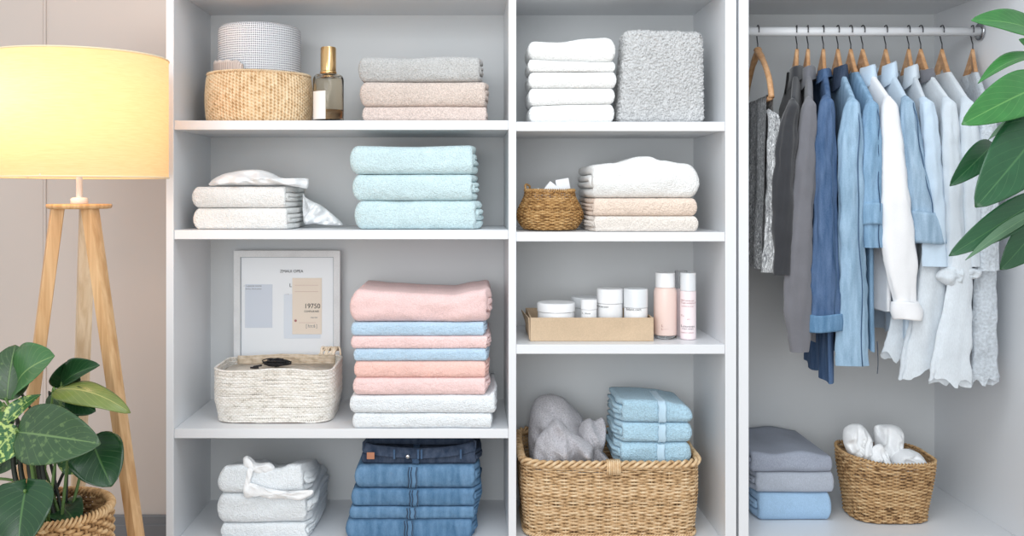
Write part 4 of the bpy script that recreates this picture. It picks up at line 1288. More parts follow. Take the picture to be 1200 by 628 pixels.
def cu_text(body, size, x0, z, xc, yc, r, mat, parent, sx=1):
    """lettering wrapped on a cylinder"""
    o = text('printed_text', body, size, (x0, 0, z), mat, parent, sx=sx)
    off = worldloc(o)
    for v in o.data.vertices:
        X = v.co.x + off.x
        a = (X - xc) / r
        a = max(-1.4, min(1.4, a))
        Y = yc - math.sqrt(max(1e-8, r * r - min(abs(X - xc), r * .98) ** 2)) - .0002
        v.co.y = Y - off.y
jar(629.5, 674, 354, .135, .26, 'wide low white jar at the left end of the kraft box')
jar(669, 703, 347.5, .25, .3, 'white jar at the back, half hidden behind the smallest one', (), M_plastic2, M_plastic2)
jar(680.5, 699.5, 350.5, .11, .26, 'smallest white jar in front of the half hidden one in the kraft box', [('n.  nlisuve', 682.5, 368.2, 2.6, M_ink, .9)])
jar(699.5, 730, 338, .135, .30, 'tall white jar in the middle of the kraft box, with grey print', [('To rinserem', 703, 354.2, 2.6, M_ink2, 1), ('Bitascoem', 701, 360.8, 3.0, M_ink, 1)])
jar(731, 759, 338, .112, .38, 'tall white jar with bold black lettering at the right of the kraft box', [('bilanc.owrt', 735, 364.2, 4.0, M_ink, .92)], M_plastic, M_plastic2)

M_pink = plain('blush_plastic', srgb(240, 214, 204), .32)
M_pink2 = plain('pale_pink_plastic', srgb(243, 228, 230), .3)
bc2 = (wx(779.5, .13), .13, S3R + .0006); r = 13.4 / sc(.13)
bt = thing('lotion_bottle', bc2, 'blush pink lotion bottle with a white cap standing beside the kraft box', 'bottle')
H = wz(336.5, .13) - bc2[2]; H2 = wz(319.5, .13) - bc2[2]
lathe('clear_base', [(r * .9, 0), (r, .002), (r, .0085), (r * .96, .010)], bc2, M_clear, bt, 40)
lathe('bottle_body', [(r * .94, .0102), (r, .013), (r, H - .016), (r * .97, H - .009), (r * .90, H - .003), (r * .82, H)], bc2, M_pink, bt, 40)
sharp(lathe('cap', [(r * .83, H + .0006), (r * .845, H + .001), (r * .845, H2 - .001), (r * .83, H2), (.001, H2)], bc2, M_plastic, bt, 40))
cu_text('L', 4 / sc(.1), wx(775, .1), wz(383, .1), bc2[0], bc2[1], r + .0003, M_ink3, bt)
cu_text('L.—···', 3.2 / sc(.1), wx(775, .1), wz(386.5, .1), bc2[0], bc2[1], r + .0003, M_ink3, bt)
bc3 = (wx(806.3, .11), .11, S3R + .0006); r = 9.3 / sc(.11)
bt = thing('pump_bottle', bc3, 'slim pale pink bottle with printed text and white cap, nearest the right panel', 'bottle')
H = wz(340.5, .11) - bc3[2]; H2 = wz(319.5, .11) - bc3[2]
sharp(lathe('bottle_body', [(r * .9, 0), (r, .0025), (r, H - .002), (r * .97, H)], bc3, M_pink2, bt, 40))
sharp(lathe('cap', [(r * .95, H + .0006), (r * .97, H + .001), (r * .97, H2 - .001), (r * .95, H2), (.001, H2)], bc3, M_plastic2, bt, 40))
for s_t, px, py, sz, mt in (('Wi mire our.', 799, 353.2, 3.0, M_ink3), ('Tun anmoro I?', 799, 356, 3.0, M_ink3), ('·unmocon ca su·', 799.2, 359.5, 2.2, M_ink3), ('Tu.', 799, 371, 2.6, M_ink3), ('- onv -', 803.5, 374.6, 2.4, M_ink3), ('Losanaven.', 799, 383.6, 3.8, M_ink2), ('reun enom', 800, 386.2, 3, M_ink2), ('oemcrn oemoe', 799, 390.5, 2.3, M_ink3)):
    cu_text(s_t, sz / sc(.1), wx(px, .088), wz(py, .088), bc3[0], bc3[1], r + .0003, mt, bt, .95)
bc4 = (wx(798.5, .17), .175, S3R + .0006); r = 7.2 / sc(.17)
bt = thing('pump_bottle', bc4, 'clear capped bottle mostly hidden behind the slim pale pink bottle', 'bottle')
H = wz(338, .17) - bc4[2]; H2 = wz(317.5, .17) - bc4[2]
lathe('bottle_body', [(r * .9, 0), (r, .0025), (r, H - .002), (r * .97, H)], bc4, M_pink2, bt, 32)
sharp(lathe('cap', [(r * .9, H + .0006), (r, H + .001), (r, H2 - .001), (r * .97, H2), (.001, H2)], bc4, M_clear, bt, 32))

# ------------------------------------------------------------------ hangers and clothes
APEX = wz(57, RY)
class Slope:
    """x offset along a gently bowed hanger: near half and far half"""
    def __init__(s, a, b): s.a, s.b = a, b
    def __mul__(s, p): return (s.a if p < 0 else s.b) * p


def hook_pts(X0, ux):
    """hook over the rail in the plane of the hanger; ux = slope of X along the hanger"""
    P = []
    R_ = RR + .0042
    for i in range(22):
        a = math.radians(lerp(200, -35, i / 21))
        y = R_ * math.cos(a) ; z = RZ + .0010 + R_ * math.sin(a)
        P.append(Vector((X0 + ux * y, RY + y, z)))
    P += [Vector((X0 + ux * .006, RY + .007, RZ - .028)), Vector((X0, RY, RZ - .040)), Vector((X0, RY, APEX - .006))]
    return P


def hanger(hx, nx, lab, tri=False, wide=.188):
    X0 = wx(hx, RY); Xn = wx(nx, .05); ux = (X0 - Xn) / .20
    if tri: ux = Slope(ux, ux)
    else: ux = Slope(ux, ux * .15)
    root = thing('wooden_hanger', (X0, RY, APEX - .15), lab, 'hanger', 'wooden hangers on the rail')
    tube('hook', hook_pts(X0, ux), .0019, M_steel, root, 8)
    if not tri:
        n = 40; V = []; Fc = []
        for i in range(n + 1):
            p = lerp(-wide, wide, i / n); a = abs(p)
            zt2 = APEX - 1.5 * a + 2.0 * a * a
            hh = lerp(.050, .019, smooth(a / .1)); 
            if a > wide - .01: hh *= .8
            th = lerp(.0060, .0085, smooth((a - .02) / .16))
            bow = 0
            for dx, dz in ((-th * .6, 0), (th * .6, 0), (th, -.004), (th, -hh + .004), (th * .6, -hh), (-th * .6, -hh), (-th, -hh + .004), (-th, -.004)):
                V.append((X0 + ux * p + dx + bow, RY + p, zt2 + dz - .15 * 0))
        for i in range(n):
            for j in range(8):
                k = (j + 1) % 8
                Fc.append((i * 8 + j, i * 8 + k, (i + 1) * 8 + k, (i + 1) * 8 + j))
        Fc.append(tuple(range(8))[::-1]); Fc.append(tuple(n * 8 + j for j in range(8)))
        sharp(mk('hanger_arms', V, Fc, M_hang, root))
    else:
        zb2 = wz(114, .06)
        Pn = Vector((X0 + ux * -.19, RY - .19, zb2)); Pf = Vector((X0 + ux * .19, RY + .19, zb2))
        A = Vector((X0, RY, APEX - .004))
        V, Fc = merge(tube_data(spline([A + Vector((0, .008, 0)), A.lerp(Pn, .35) + Vector((0, -.012, .012)), A.lerp(Pn, .72) + Vector((0, -.018, .01)), Pn], 18), [.011] * 5 + [.009] * 13, 8),
                      tube_data(spline([A + Vector((0, -.008, 0)), A.lerp(Pf, .35) + Vector((0, .012, .012)), A.lerp(Pf, .72) + Vector((0, .018, .01)), Pf], 18), [.011] * 5 + [.009] * 13, 8))
        mk('hanger_arms', V, Fc, M_hang, root)
        tube('trouser_bar', [Pn + Vector((0, .004, 0)), Pf - Vector((0, .004, 0))], .0075, M_hang, root, 10)
    return X0, ux


def body_mesh(X0, ux, z_hem, d=.016, wide=.20, flare=.0, fold=.010, kf=36, seed=0, hemw=.012, top=1.575, sway=0.0, drop=.70, n=72):
    zs = [top - .004 * i for i in range(6)] + [lerp(top - .024, top - .14, i / 13) for i in range(1, 14)]
    zs += [lerp(top - .15, z_hem, (i / 30)) for i in range(0, 31)]
    V = []; Fc = []; U = []
    for k, z in enumerate(zs):
        dz = top - z
        w = min(wide, .066 + dz / drop) if dz < .2 else wide
        w = w if dz < .05 else min(w, wide) 
        t = (top - z) / (top - z_hem)
        w *= 1 + flare * t
        dd = lerp(d * .9, d * 1.1, smooth(dz / .05)) * (1 + .1 * t)
        for i in range(n):
            a = 2 * PI * i / n
            ca, sa = math.cos(a), math.sin(a)
            p = w * (abs(ca) ** .8) * (1 if ca > 0 else -1)
            xx = dd * (abs(sa) ** .55) * (1 if sa > 0 else -1)
            amp = fold * smooth((dz - .05) / .25) * (.35 + .65 * t)
            f = amp * math.sin(kf * p + 1.4 + 1.6 * nz(p * 6, z * 2, .5)) + amp * .6 * nz(p * 18, z * 3, 2.2)
            zz = z + (hemw * nz(p * 11 + seed, xx * 20, seed + 4) * t ** 4 * 1.6)
            p2 = p + .008 * nz(z * 9, seed, p * 3) * t
            V.append((X0 + ux * p2 + xx + f + sway * t, RY + p2, zz)); U.append((i / n, t))
    for k in range(len(zs) - 1):
        for i in range(n):
            j = (i + 1) % n
            Fc.append((k * n + i, (k + 1) * n + i, (k + 1) * n + j, k * n + j))
    return V, Fc


def collar_mesh(X0, ux, top, hgt=.030, flap=.046, open_deg=26, rx=.023, rp=.075, seed=0):
    """shirt collar: stand and turned-down flap, open towards -X"""
    n = 44; V = []; Fc = []
    for i in range(n + 1):
        a = math.radians(lerp(180 + open_deg, 540 - open_deg, i / n))
        ca, sa = math.cos(a), math.sin(a)
        front = smooth(abs(i / n - .5) * 2)          # 1 at the two points
        hh = hgt * (1 - .35 * front)
        drop = flap * (.75 + .65 * front ** 2)
        out = .004 + .007 * front
        for q, (dr, dz) in enumerate(((0, -.006), (.0, hh * .6), (.002, hh), (.006, hh * 1.02), (.010, hh * .85), (.010 + out * .5, hh * .85 - drop * .5), (.012 + out, hh * .85 - drop), (.010 + out, hh * .85 - drop - .001), (.007 + out * .5, hh * .8 - drop * .5), (.006, hh * .7))):
            x = ca * (rx + dr); p = sa * (rp + dr)
            V.append((X0 + ux * p + x * .72, RY + p, top + dz + .002 * nz(i * .4, q, seed)))
    k = 10
    for i in range(n):
        for j in range(k - 1):
            Fc.append((i * k + j, i * k + j + 1, (i + 1) * k + j + 1, (i + 1) * k + j))
    return V, Fc


def sleeve_mesh(path, Y, dy, seed=0, n=32, fold=.10, m=64, jag=0.0, taper=True):
    """sleeve from measured (px, py, half-width px) at depth Y, hanging at the near shoulder"""
    s = sc(Y)
    path = [(a, b + (13 if b < 140 else 0), c) for a, b, c in path]
    P = spline([Vector((wx(a, Y), wz(b, Y), c / s)) for a, b, c in path], m)
    V = []; Fc = []
    for k, q in enumerate(P):
        t = k / (m - 1)
        hw = q.z; D_ = dy * (.75 + .25 * math.sin(PI * min(1, t * 1.2)))
        top = smooth(t * 7) if taper else 1
        for i in range(n):
            a = 2 * PI * i / n
            w = 1 + fold * (math.sin(3 * a + seed + q.y * 9) * .45 + math.sin(7 * a - q.y * 7 + seed * 2) * .30 + nz(math.cos(a) * 1.3, q.y * 16, seed) * .9 + (.5 - abs(nz(math.cos(a) * 2 + q.y * 12, math.sin(a) * 2 + q.y * 22, seed + 9)) * 2) * .35) * (smooth(t * 3) if taper else .4 + .6 * t)
            x = math.cos(a) * hw * w * (.55 + .45 * top); y = math.sin(a) * D_ * w
            V.append((q.x + x, Y + y + .02 * (1 - top), q.y + jag * t ** 5 * nz(math.cos(a) * 1.6, math.sin(a), seed + 3.3) * 2))
    for k in range(m - 1):
        for i in range(n):
            j = (i + 1) % n
            Fc.append((k * n + i, (k + 1) * n + i, (k + 1) * n + j, k * n + j))
    b = len(V); q = P[0]
    V.append((q.x, Y + .02, q.y + .006))
    for i in range(n): Fc.append((b, i, (i + 1) % n))
    return V, Fc


def cuff_mesh(path, Y, dy, grow=1.12, seed=0, n=28):
    """band round the sleeve end: path of two or three (px,py,hw)"""
    s = sc(Y); P = spline([Vector((wx(a, Y), wz(b, Y), c / s)) for a, b, c in path], 8)
    V = []; Fc = []
    prof = [(0, .9), (0, 1.0)]
    rows = [(P[0], .9)] + [(p, grow) for p in P] + [(P[-1], .88), (P[-3], .86)]
    for q, g_ in rows:
        for i in range(n):
            a = 2 * PI * i / n; w = 1 + .06 * math.sin(3 * a + seed) + .05 * nz(a * 1.3, seed, q.y * 15)
            V.append((q.x + math.cos(a) * q.z * w * g_, Y + math.sin(a) * dy * w * g_, q.y + .0025 * math.sin(2 * a + seed)))
    for k in range(len(rows) - 1):
        for i in range(n):
            j = (i + 1) % n
            Fc.append((k * n + i, (k + 1) * n + i, (k + 1) * n + j, k * n + j))
    return V, Fc


G = 'clothes hanging on the rail'
def garment(name, hx, nx, hanglab, lab, cat, mat, hem, sleeve=None, cuff=None, collar=None, cmat=None, skirt=None, sY=.018, dy=.025, d=.0125, fold=.009, kf=36, seed=0, flare=0, bmat=None, cuffmat=None, cgrow=1.12, sway=0, hemw=.012, far=True, wide=.20, top=1.575, sfold=.22, seam=None):
    X0, ux = hanger(hx, nx, hanglab)
    zh = wz(hem, .05)
    root = thing(name, (X0, RY, zh), lab, cat, G)
    mk('garment_body', *body_mesh(X0, ux, zh, d, wide, flare, fold, kf, seed, hemw, top, sway), bmat or mat, root)
    if collar:
        mk('collar', *collar_mesh(X0, ux, top - .006, seed=seed, **(collar if isinstance(collar, dict) else {})), cmat or mat, root)
    if skirt: mk('skirt', *sleeve_mesh(skirt[1:], skirt[0], .016, seed + 4, fold=.24, jag=.02, taper=False), B_lace if mat is B_lace else B_mist, root)
    if sleeve:
        so = mk('sleeve', *sleeve_mesh(sleeve, sY, dy, seed, fold=sfold), mat, root)
        if mat.name.startswith('denim') or seam:
            s_k = sc(sY); Pc = spline([Vector((wx(a, sY), wz(b + (13 if b < 140 else 0), sY), c / s_k)) for a, b, c in sleeve], 30)
            tube('sleeve_seam', [Vector((q.x + q.z * .45 + .002 * math.sin(k * .9), sY - dy * .93 + .004 * math.sin(k * .5), q.y)) for k, q in enumerate(Pc) if k > 3], .0016, seam or M_seamd, so, 6)
        if cuff: mk('cuff', *cuff_mesh(cuff, sY, dy * 1.02, cgrow, seed), cuffmat or cmat or mat, so)
    return root, X0, ux


B_black = fabric('charcoal_cotton', srgb(52, 53, 57), 600, .2, .001, .1, blot=.1)
B_grey = fabric('slate_grey_cotton', srgb(112, 112, 118), 600, .2, .001, .06, blot=.06)
B_dkden = denim('denim_dark_shirt', srgb(62, 100, 146), .22)
B_midden = denim('denim_light_shirt', srgb(154, 192, 222), .35)
B_midden2 = denim('denim_sky_shirt', srgb(136, 180, 216), .3)
B_paleden = denim('denim_pale_shirt', srgb(160, 194, 222), .4)
B_white = fabric('shirt_white', srgb(240, 240, 242), 600, .15, .001, .03, blot=.03)
B_ltblue = fabric('cotton_pale_blue', srgb(198, 216, 232), 600, .2, .001, .05, blot=.05)
B_palegrey = fabric('cotton_mist', srgb(226, 235, 243), 600, .2, .001, .05, blot=.05)
B_mist = fabric('gauze_mist', srgb(234, 241, 247), 350, .4, .002, .08, (1, 1, .3), blot=.06)
B_lace = fabric('lace_grey_white', srgb(222, 230, 238), 120, .9, .006, .22, blot=.12)

for m_ in (B_palegrey, B_mist, B_lace): thin(m_, srgb(246, 250, 253), .22)
# patterned skirt on the triangular hanger
def snake():
    m, nt, b, o = nodes('snake_print')
    b.inputs['Roughness'].default_value = .85
    tc = N(nt, 'ShaderNodeTexCoord'); mp = N(nt, 'ShaderNodeMapping'); mp.inputs['Scale'].default_value = (46, 46, 17)
    nzt = N(nt, 'ShaderNodeTexNoise'); nzt.inputs['Scale'].default_value = 1.6; nzt.inputs['Detail'].default_value = 5; nzt.inputs['Distortion'].default_value = 3.0
    nt.links.new(tc.outputs['Object'], mp.inputs[0]); nt.links.new(mp.outputs[0], nzt.inputs['Vector'])
    cr = N(nt, 'ShaderNodeValToRGB'); e = cr.color_ramp.elements
    e[0].position = .38; e[0].color = srgb(112, 114, 118); e[1].position = .66; e[1].color = srgb(240, 241, 242)
    q = e.new(.48); q.color = srgb(206, 207, 208); q = e.new(.52); q.color = srgb(70, 72, 76); q = e.new(.57); q.color = srgb(186, 187, 188)
    nt.links.new(nzt.outputs[0], cr.inputs[0]); nt.links.new(cr.outputs[0], b.inputs['Base Color'])
    return m
M_snake = snake()
X0, ux = hanger(888, 905, 'triangular wooden hanger with a bar, holding the printed skirt', True)
zhem = wz(318, .06); ztop = wz(114, .06)
sk = thing('printed_skirt', (X0, RY, zhem), 'grey snakeskin print skirt hanging leftmost over a hanger bar', 'skirt', G)
def drape_sheet(X0, ux, p0, p1, zt, zh, dx, amp, k, seed, n=80, m=30, jag=.012):
    V = []; Fc = []
    for side in (0, 1):
        for j in range(m + 1):
            t = j / m
            for i in range(n + 1):
                p = lerp(p0, p1, i / n)
                sp_ = 1 + .10 * t
                a = amp * (.15 + .85 * t)
                x = X0 + ux * p * sp_ + (dx if side else -dx) * (.7 + .6 * t) + a * math.sin(k * p + seed + side * .7) + a * .5 * nz(p * 20, t * 3, seed + side)
                z = lerp(zt + .009, zh + jag * nz(p * 26, side, seed), t)
                V.append((x, RY + p * sp_, z))
    w = n + 1; off = (m + 1) * w
    for side in (0, 1):
        b = side * off
        for j in range(m):
            for i in range(n):
                Fc.append((b + j * w + i, b + j * w + i + 1, b + (j + 1) * w + i + 1, b + (j + 1) * w + i))
    for i in range(n): Fc.append((i, i + 1, off + i + 1, off + i))
    return V, Fc
mk('skirt_panel', *drape_sheet(X0, ux, -.175, .175, ztop, zhem, .0135, .012, 55, 2.0), M_snake, sk)
mk('side_ruffle', *sleeve_mesh([(903, 116, 5), (907, 140, 7), (909, 168, 10), (908, 220, 10), (908, 270, 12), (908, 319, 13)], .055, .022, 3, fold=.22), M_snake, sk)

hl = 'wooden hanger carrying the %s'
garment('shirt', 934, 930, hl % 'charcoal shirt', 'charcoal black shirt with open collar hanging next to the printed skirt', 'shirt', B_black, 326,
        [(931, 103, 5), (926, 125, 9), (921, 180, 11), (918, 250, 11), (916, 322, 9)], None, dict(open_deg=34, flap=.05), seed=1)
garment('shirt', 947, 949, hl % 'slate grey shirt', 'slate grey shirt with pointed collar and long hanging sleeve', 'shirt', B_grey, 400,
        [(950, 101, 5), (947, 120, 9), (944, 180, 12), (938, 260, 15), (934, 350, 15), (936, 412, 11)], None, dict(open_deg=24, flap=.05), seed=2)
garment('denim_jacket', 965, 971, hl % 'dark denim jacket', 'dark blue denim jacket with a turned cuff, its hem hanging lowest', 'jacket', B_dkden, 449,
        [(970, 99, 5), (968, 115, 9), (966, 180, 12), (967, 260, 14), (968, 330, 16), (967, 372, 18)], [(967, 368, 17), (967, 378, 18), (966, 388, 18)], dict(open_deg=30, flap=.03, hgt=.02), seed=3, cuffmat=D1)
garment('denim_dress', 982, 1000, hl % 'light denim dress with navy collar', 'light blue denim dress with a dark navy collar, long and straight', 'dress', B_midden, 424,
        [(1000, 100, 5), (998, 118, 10), (996, 180, 14), (996, 260, 15), (998, 345, 17), (999, 428, 18)], None, dict(open_deg=22, flap=.052, hgt=.034), D_navy, seed=4, cgrow=1.05)
r6, X6, u6 = garment('denim_shirt', 997, 1021, hl % 'sky blue denim shirt', 'sky blue denim shirt with a rolled cuff left of the white shirt sleeve', 'shirt', B_midden2, 411,
        [(1022, 103, 5), (1021, 122, 9), (1021, 180, 11), (1021, 235, 11), (1022, 290, 11)], [(1021, 238, 11), (1021, 250, 11.5), (1021, 263, 11.5)], None, seed=5)
tube('hanging_thread', spline([(wx(1028, .05), .05, wz(400, .05)), (wx(1029, .05), .05, wz(425, .05)), (wx(1028, .05), .05, wz(438, .05))], 8), .0012, D_navy, r6, 6)
garment('shirt', 1011, 1042, hl % 'white shirt', 'white shirt with a pale blue collar and full sleeve gathered at the cuff', 'shirt', B_white, 366,
        [(1043, 100, 6), (1043, 118, 10), (1046, 180, 14), (1050, 250, 18), (1054, 310, 19), (1060, 352, 13), (1062, 362, 14)], [(1061, 353, 14), (1063, 364, 17), (1064, 374, 15)], dict(open_deg=22, flap=.05, hgt=.034), B_ltblue, seed=6, cuffmat=B_white, sfold=.13)
garment('denim_shirt', 1038, 1062, hl % 'pale denim shirt', 'pale denim shirt with a wide folded cuff right of the white sleeve', 'shirt', B_paleden, 396,
        [(1064, 100, 6), (1064, 120, 9), (1070, 180, 12), (1079, 230, 13), (1086, 270, 15)], [(1082, 248, 14), (1087, 266, 17), (1090, 285, 17)], dict(open_deg=22, flap=.05, hgt=.044), B_ltblue, seed=7, bmat=B_ltblue, cuffmat=B_paleden, hemw=.02, skirt=[.085, (1066, 285, 8), (1063, 340, 12), (1059, 385, 16), (1055, 422, 19)])
garment('blouse', 1065, 1083, hl % 'pale blue blouse', 'pale blue short blouse hanging behind the pale denim sleeve', 'blouse', B_ltblue, 408,
        [(1085, 101, 6), (1087, 120, 9), (1091, 180, 11), (1095, 240, 12), (1096, 312, 15)], None, dict(open_deg=22, flap=.048, hgt=.034), B_palegrey, seed=8, bmat=B_palegrey, hemw=.03, d=.011)
r10, X10, u10 = garment('dress', 1079, 1111, hl % 'mist white dress', 'mist white cotton dress with a knotted waist, right of the pale blue blouse', 'dress', B_palegrey, 415,
        [(1112, 101, 6), (1112, 122, 9), (1114, 180, 11), (1117, 250, 12), (1118, 315, 13)], None, dict(open_deg=26, flap=.03, hgt=.02), B_grey, seed=9, bmat=B_mist, hemw=.03, d=.011)
mk('skirt', *sleeve_mesh([(1096, 285, 12), (1090, 335, 17), (1085, 390, 21), (1081, 436, 25)], .042, .020, 19, fold=.24, jag=.02, taper=False), B_mist, r10)
mk('waist_knot', *puff([(1096, 324), (1104, 314), (1120, 310), (1136, 313), (1150, 317), (1147, 325), (1136, 328), (1128, 334), (1118, 338), (1106, 333)], .012, .018, 8, fold=.008, foldf=70, rings=10), B_mist, r10)
garment('dress', 1104, 1133, hl % 'long pale dress', 'pale long loose dress between the knotted dress and the lace dress', 'dress', B_palegrey, 428,
        [(1134, 101, 6), (1134, 122, 9), (1136, 180, 11), (1138, 250, 11), (1138, 312, 11)], None, None, seed=10, bmat=B_mist, hemw=.02, skirt=[.006, (1128, 290, 11), (1123, 345, 15), (1116, 400, 20), (1111, 450, 24)])
r11, X11, u11 = garment('lace_dress', 1140, 1155, hl % 'lace dress', 'grey white lace dress hanging rightmost on the rail, near the wardrobe wall', 'dress', B_lace, 436,
        [(1157, 101, 5), (1156, 122, 9), (1157, 180, 11), (1158, 250, 11), (1157, 317, 12)], None, None, seed=11, bmat=B_lace, hemw=.015, fold=.006, d=.012, skirt=[.042, (1156, 290, 11), (1154, 345, 13), (1153, 400, 15), (1152, 448, 17)])

# ------------------------------------------------------------------ floor lamp
LY = -.28
lx = wx(93, LY); ls = sc(LY)
lamp = thing('floor_lamp', (lx, LY, 0), 'tripod floor lamp with oak legs and a glowing cream drum shade', 'lamp')
def shade_mat():
    m, nt, b, out = nodes('linen_shade')
    nt.nodes.remove(b)
    tc = N(nt, 'ShaderNodeTexCoord'); mp = N(nt, 'ShaderNodeMapping'); mp.inputs['Scale'].default_value = (30, 30, 420)
    n1 = N(nt, 'ShaderNodeTexNoise'); n1.inputs['Scale'].default_value = 1; n1.inputs['Detail'].default_value = 3
    nt.links.new(tc.outputs['Object'], mp.inputs[0]); nt.links.new(mp.outputs[0], n1.inputs['Vector'])
    r = N(nt, 'ShaderNodeMix', data_type='RGBA'); r.inputs[6].default_value = srgb(242, 206, 156); r.inputs[7].default_value = srgb(253, 229, 192)
    nt.links.new(n1.outputs[0], r.inputs[0])
    d = N(nt, 'ShaderNodeBsdfDiffuse'); t = N(nt, 'ShaderNodeBsdfTranslucent'); mx = N(nt, 'ShaderNodeMixShader'); mx.inputs[0].default_value = .55
    nt.links.new(r.outputs[2], d.inputs[0]); nt.links.new(r.outputs[2], t.inputs[0])
    nt.links.new(d.outputs[0], mx.inputs[1]); nt.links.new(t.outputs[0], mx.inputs[2]); nt.links.new(mx.outputs[0], out.inputs[0])
    return m
M_shade = shade_mat()
sr = 100 / ls; szt = 1.551; szb = 1.2385
V = []; Fc = []; n = 96
for z in np.linspace(szb, szt, 9):
    for j in range(n):
        a = 2 * PI * j / n; V.append((lx + sr * math.cos(a), LY + sr * math.sin(a), z))
for k in range(8):
    for j in range(n):
        q = (j + 1) % n; Fc.append((k * n + j, k * n + q, (k + 1) * n + q, (k + 1) * n + j))
shade = mk('lamp_shade', V, Fc, M_shade, lamp)
M_trimw = plain('shade_trim', srgb(246, 226, 188), .7)
for z in (szb, szt):
    pts = [Vector((lx + sr * math.cos(2 * PI * j / 96), LY + sr * math.sin(2 * PI * j / 96), z)) for j in range(97)]
    tube('rim_ring', pts, .0026, M_trimw, shade, 6)
tube('pole', [(lx, LY, wz(240, LY)), (lx, LY, szb + .10)], .008, M_white, lamp, 16)
V, Fc = [], []
for a in (0.5, 2.6, 4.7):
    V, Fc = merge((V, Fc), tube_data([Vector((lx, LY, szb + .02)), Vector((lx + sr * math.cos(a), LY + sr * math.sin(a), szb + .004))], .002, 6))
mk('shade_spider', V, Fc, M_white, lamp)
lathe('socket', [(.016, szb + .03), (.018, szb + .035), (.018, szb + .09), (.012, szb + .095)], (lx, LY, 0), M_white, lamp, 24)
pz = wz(241, LY)
lathe('collar', [(.020, pz + .004), (.022, pz + .006), (.022, pz + .018), (.018, pz + .021), (.009, pz + .022)], (lx, LY, 0), M_white, lamp, 24)
lathe('top_plate', [(.074, pz - .008), (.080, pz - .006), (.082, pz), (.080, pz + .004), (.02, pz + .0045)], (lx, LY, 0), M_oak, lamp, 48)
def leg(p0, p1, w0, w1, mat):
    n = 12; V = []; Fc = []
    d_ = (p1 - p0); rad = Vector((p1.x - p0.x, p1.y - p0.y, 0)); rad.normalize(); tan_ = Vector((-rad.y, rad.x, 0))
    for i in range(n + 1):
        t_ = i / n; c = p0.lerp(p1, t_); w = lerp(w0, w1, t_)
        for a, b in ((-1, -.86), (-.86, -1), (.86, -1), (1, -.86), (1, .86), (.86, 1), (-.86, 1), (-1, .86)):
            V.append(tuple(c + tan_ * (a * w) + rad * (b * w * .85)))
    for i in range(n):
        for j in range(8):
            k = (j + 1) % 8; Fc.append((i * 8 + j, i * 8 + k, (i + 1) * 8 + k, (i + 1) * 8 + j))
    Fc.append(tuple(range(8))[::-1]); Fc.append(tuple(n * 8 + j for j in range(8)))
    return sharp(mk('leg', V, Fc, mat, lamp, True), 40)
FR = .30
# right leg: (108,246) -> (163,628); continue to the floor
rt0 = Vector((lx + .040, LY - .030, pz - .008))
rt1 = Vector((wx(184, LY - .08), LY - .10, .001))
leg(rt0, rt1, .0185, .0165, M_oak)
lf0 = Vector((lx - .045, LY - .030, pz - .008)); lf1 = Vector((wx(2, LY - .08), LY - .10, .001))
leg(lf0, lf1, .0185, .0165, M_oak)
leg(Vector((lx + .004, LY + .045, pz - .008)), Vector((wx(80, LY + .2), LY + .24, .001)), .0195, .017, M_oak2)
# lapped lower piece on the right leg
dv = rt1 - rt0
a_ = rt0 + dv * .745; b_ = rt0 + dv * .999
for_ = Vector((.010, -.012, 0))
n_ = 4; rad = Vector((dv.x, dv.y, 0)).normalized(); tan_ = Vector((-rad.y, rad.x, 0)); V = []; Fc = []
for i in range(n_ + 1):
    c = a_.lerp(b_, i / n_) + Vector((.012, -.010, 0))
    for a, b in ((-1, -1), (1, -1), (1, 1), (-1, 1)): V.append(tuple(c + tan_ * a * .009 + rad * b * .012))
for i in range(n_):
    for j in range(4):
        k = (j + 1) % 4; Fc.append((i * 4 + j, i * 4 + k, (i + 1) * 4 + k, (i + 1) * 4 + j))
Fc += [(3, 2, 1, 0), tuple(n_ * 4 + j for j in range(4))]
mk('leg_extension', V, Fc, M_oak, lamp, False)
# bulb
m, nt, b, out = nodes('bulb_glow'); b.inputs['Emission Color'].default_value = (1, .62, .26, 1); b.inputs['Emission Strength'].default_value = 8; b.inputs['Base Color'].default_value = (1, .9, .7, 1)
lathe('bulb', [(.012, szb + .096), (.016, szb + .11), (.029, szb + .14), (.031, szb + .155), (.026, szb + .175), (.012, szb + .186), (.001, szb + .188)], (lx, LY, 0), m, lamp, 24)
ld = bpy.data.lights.new('lamp_light', 'POINT'); ld.energy = 3.7; ld.color = (1, .58, .32); ld.shadow_soft_size = .05
lo = bpy.data.objects.new('lamp_light', ld); C.objects.link(lo); lo.location = (lx - .06, LY - .07, szb + .20)

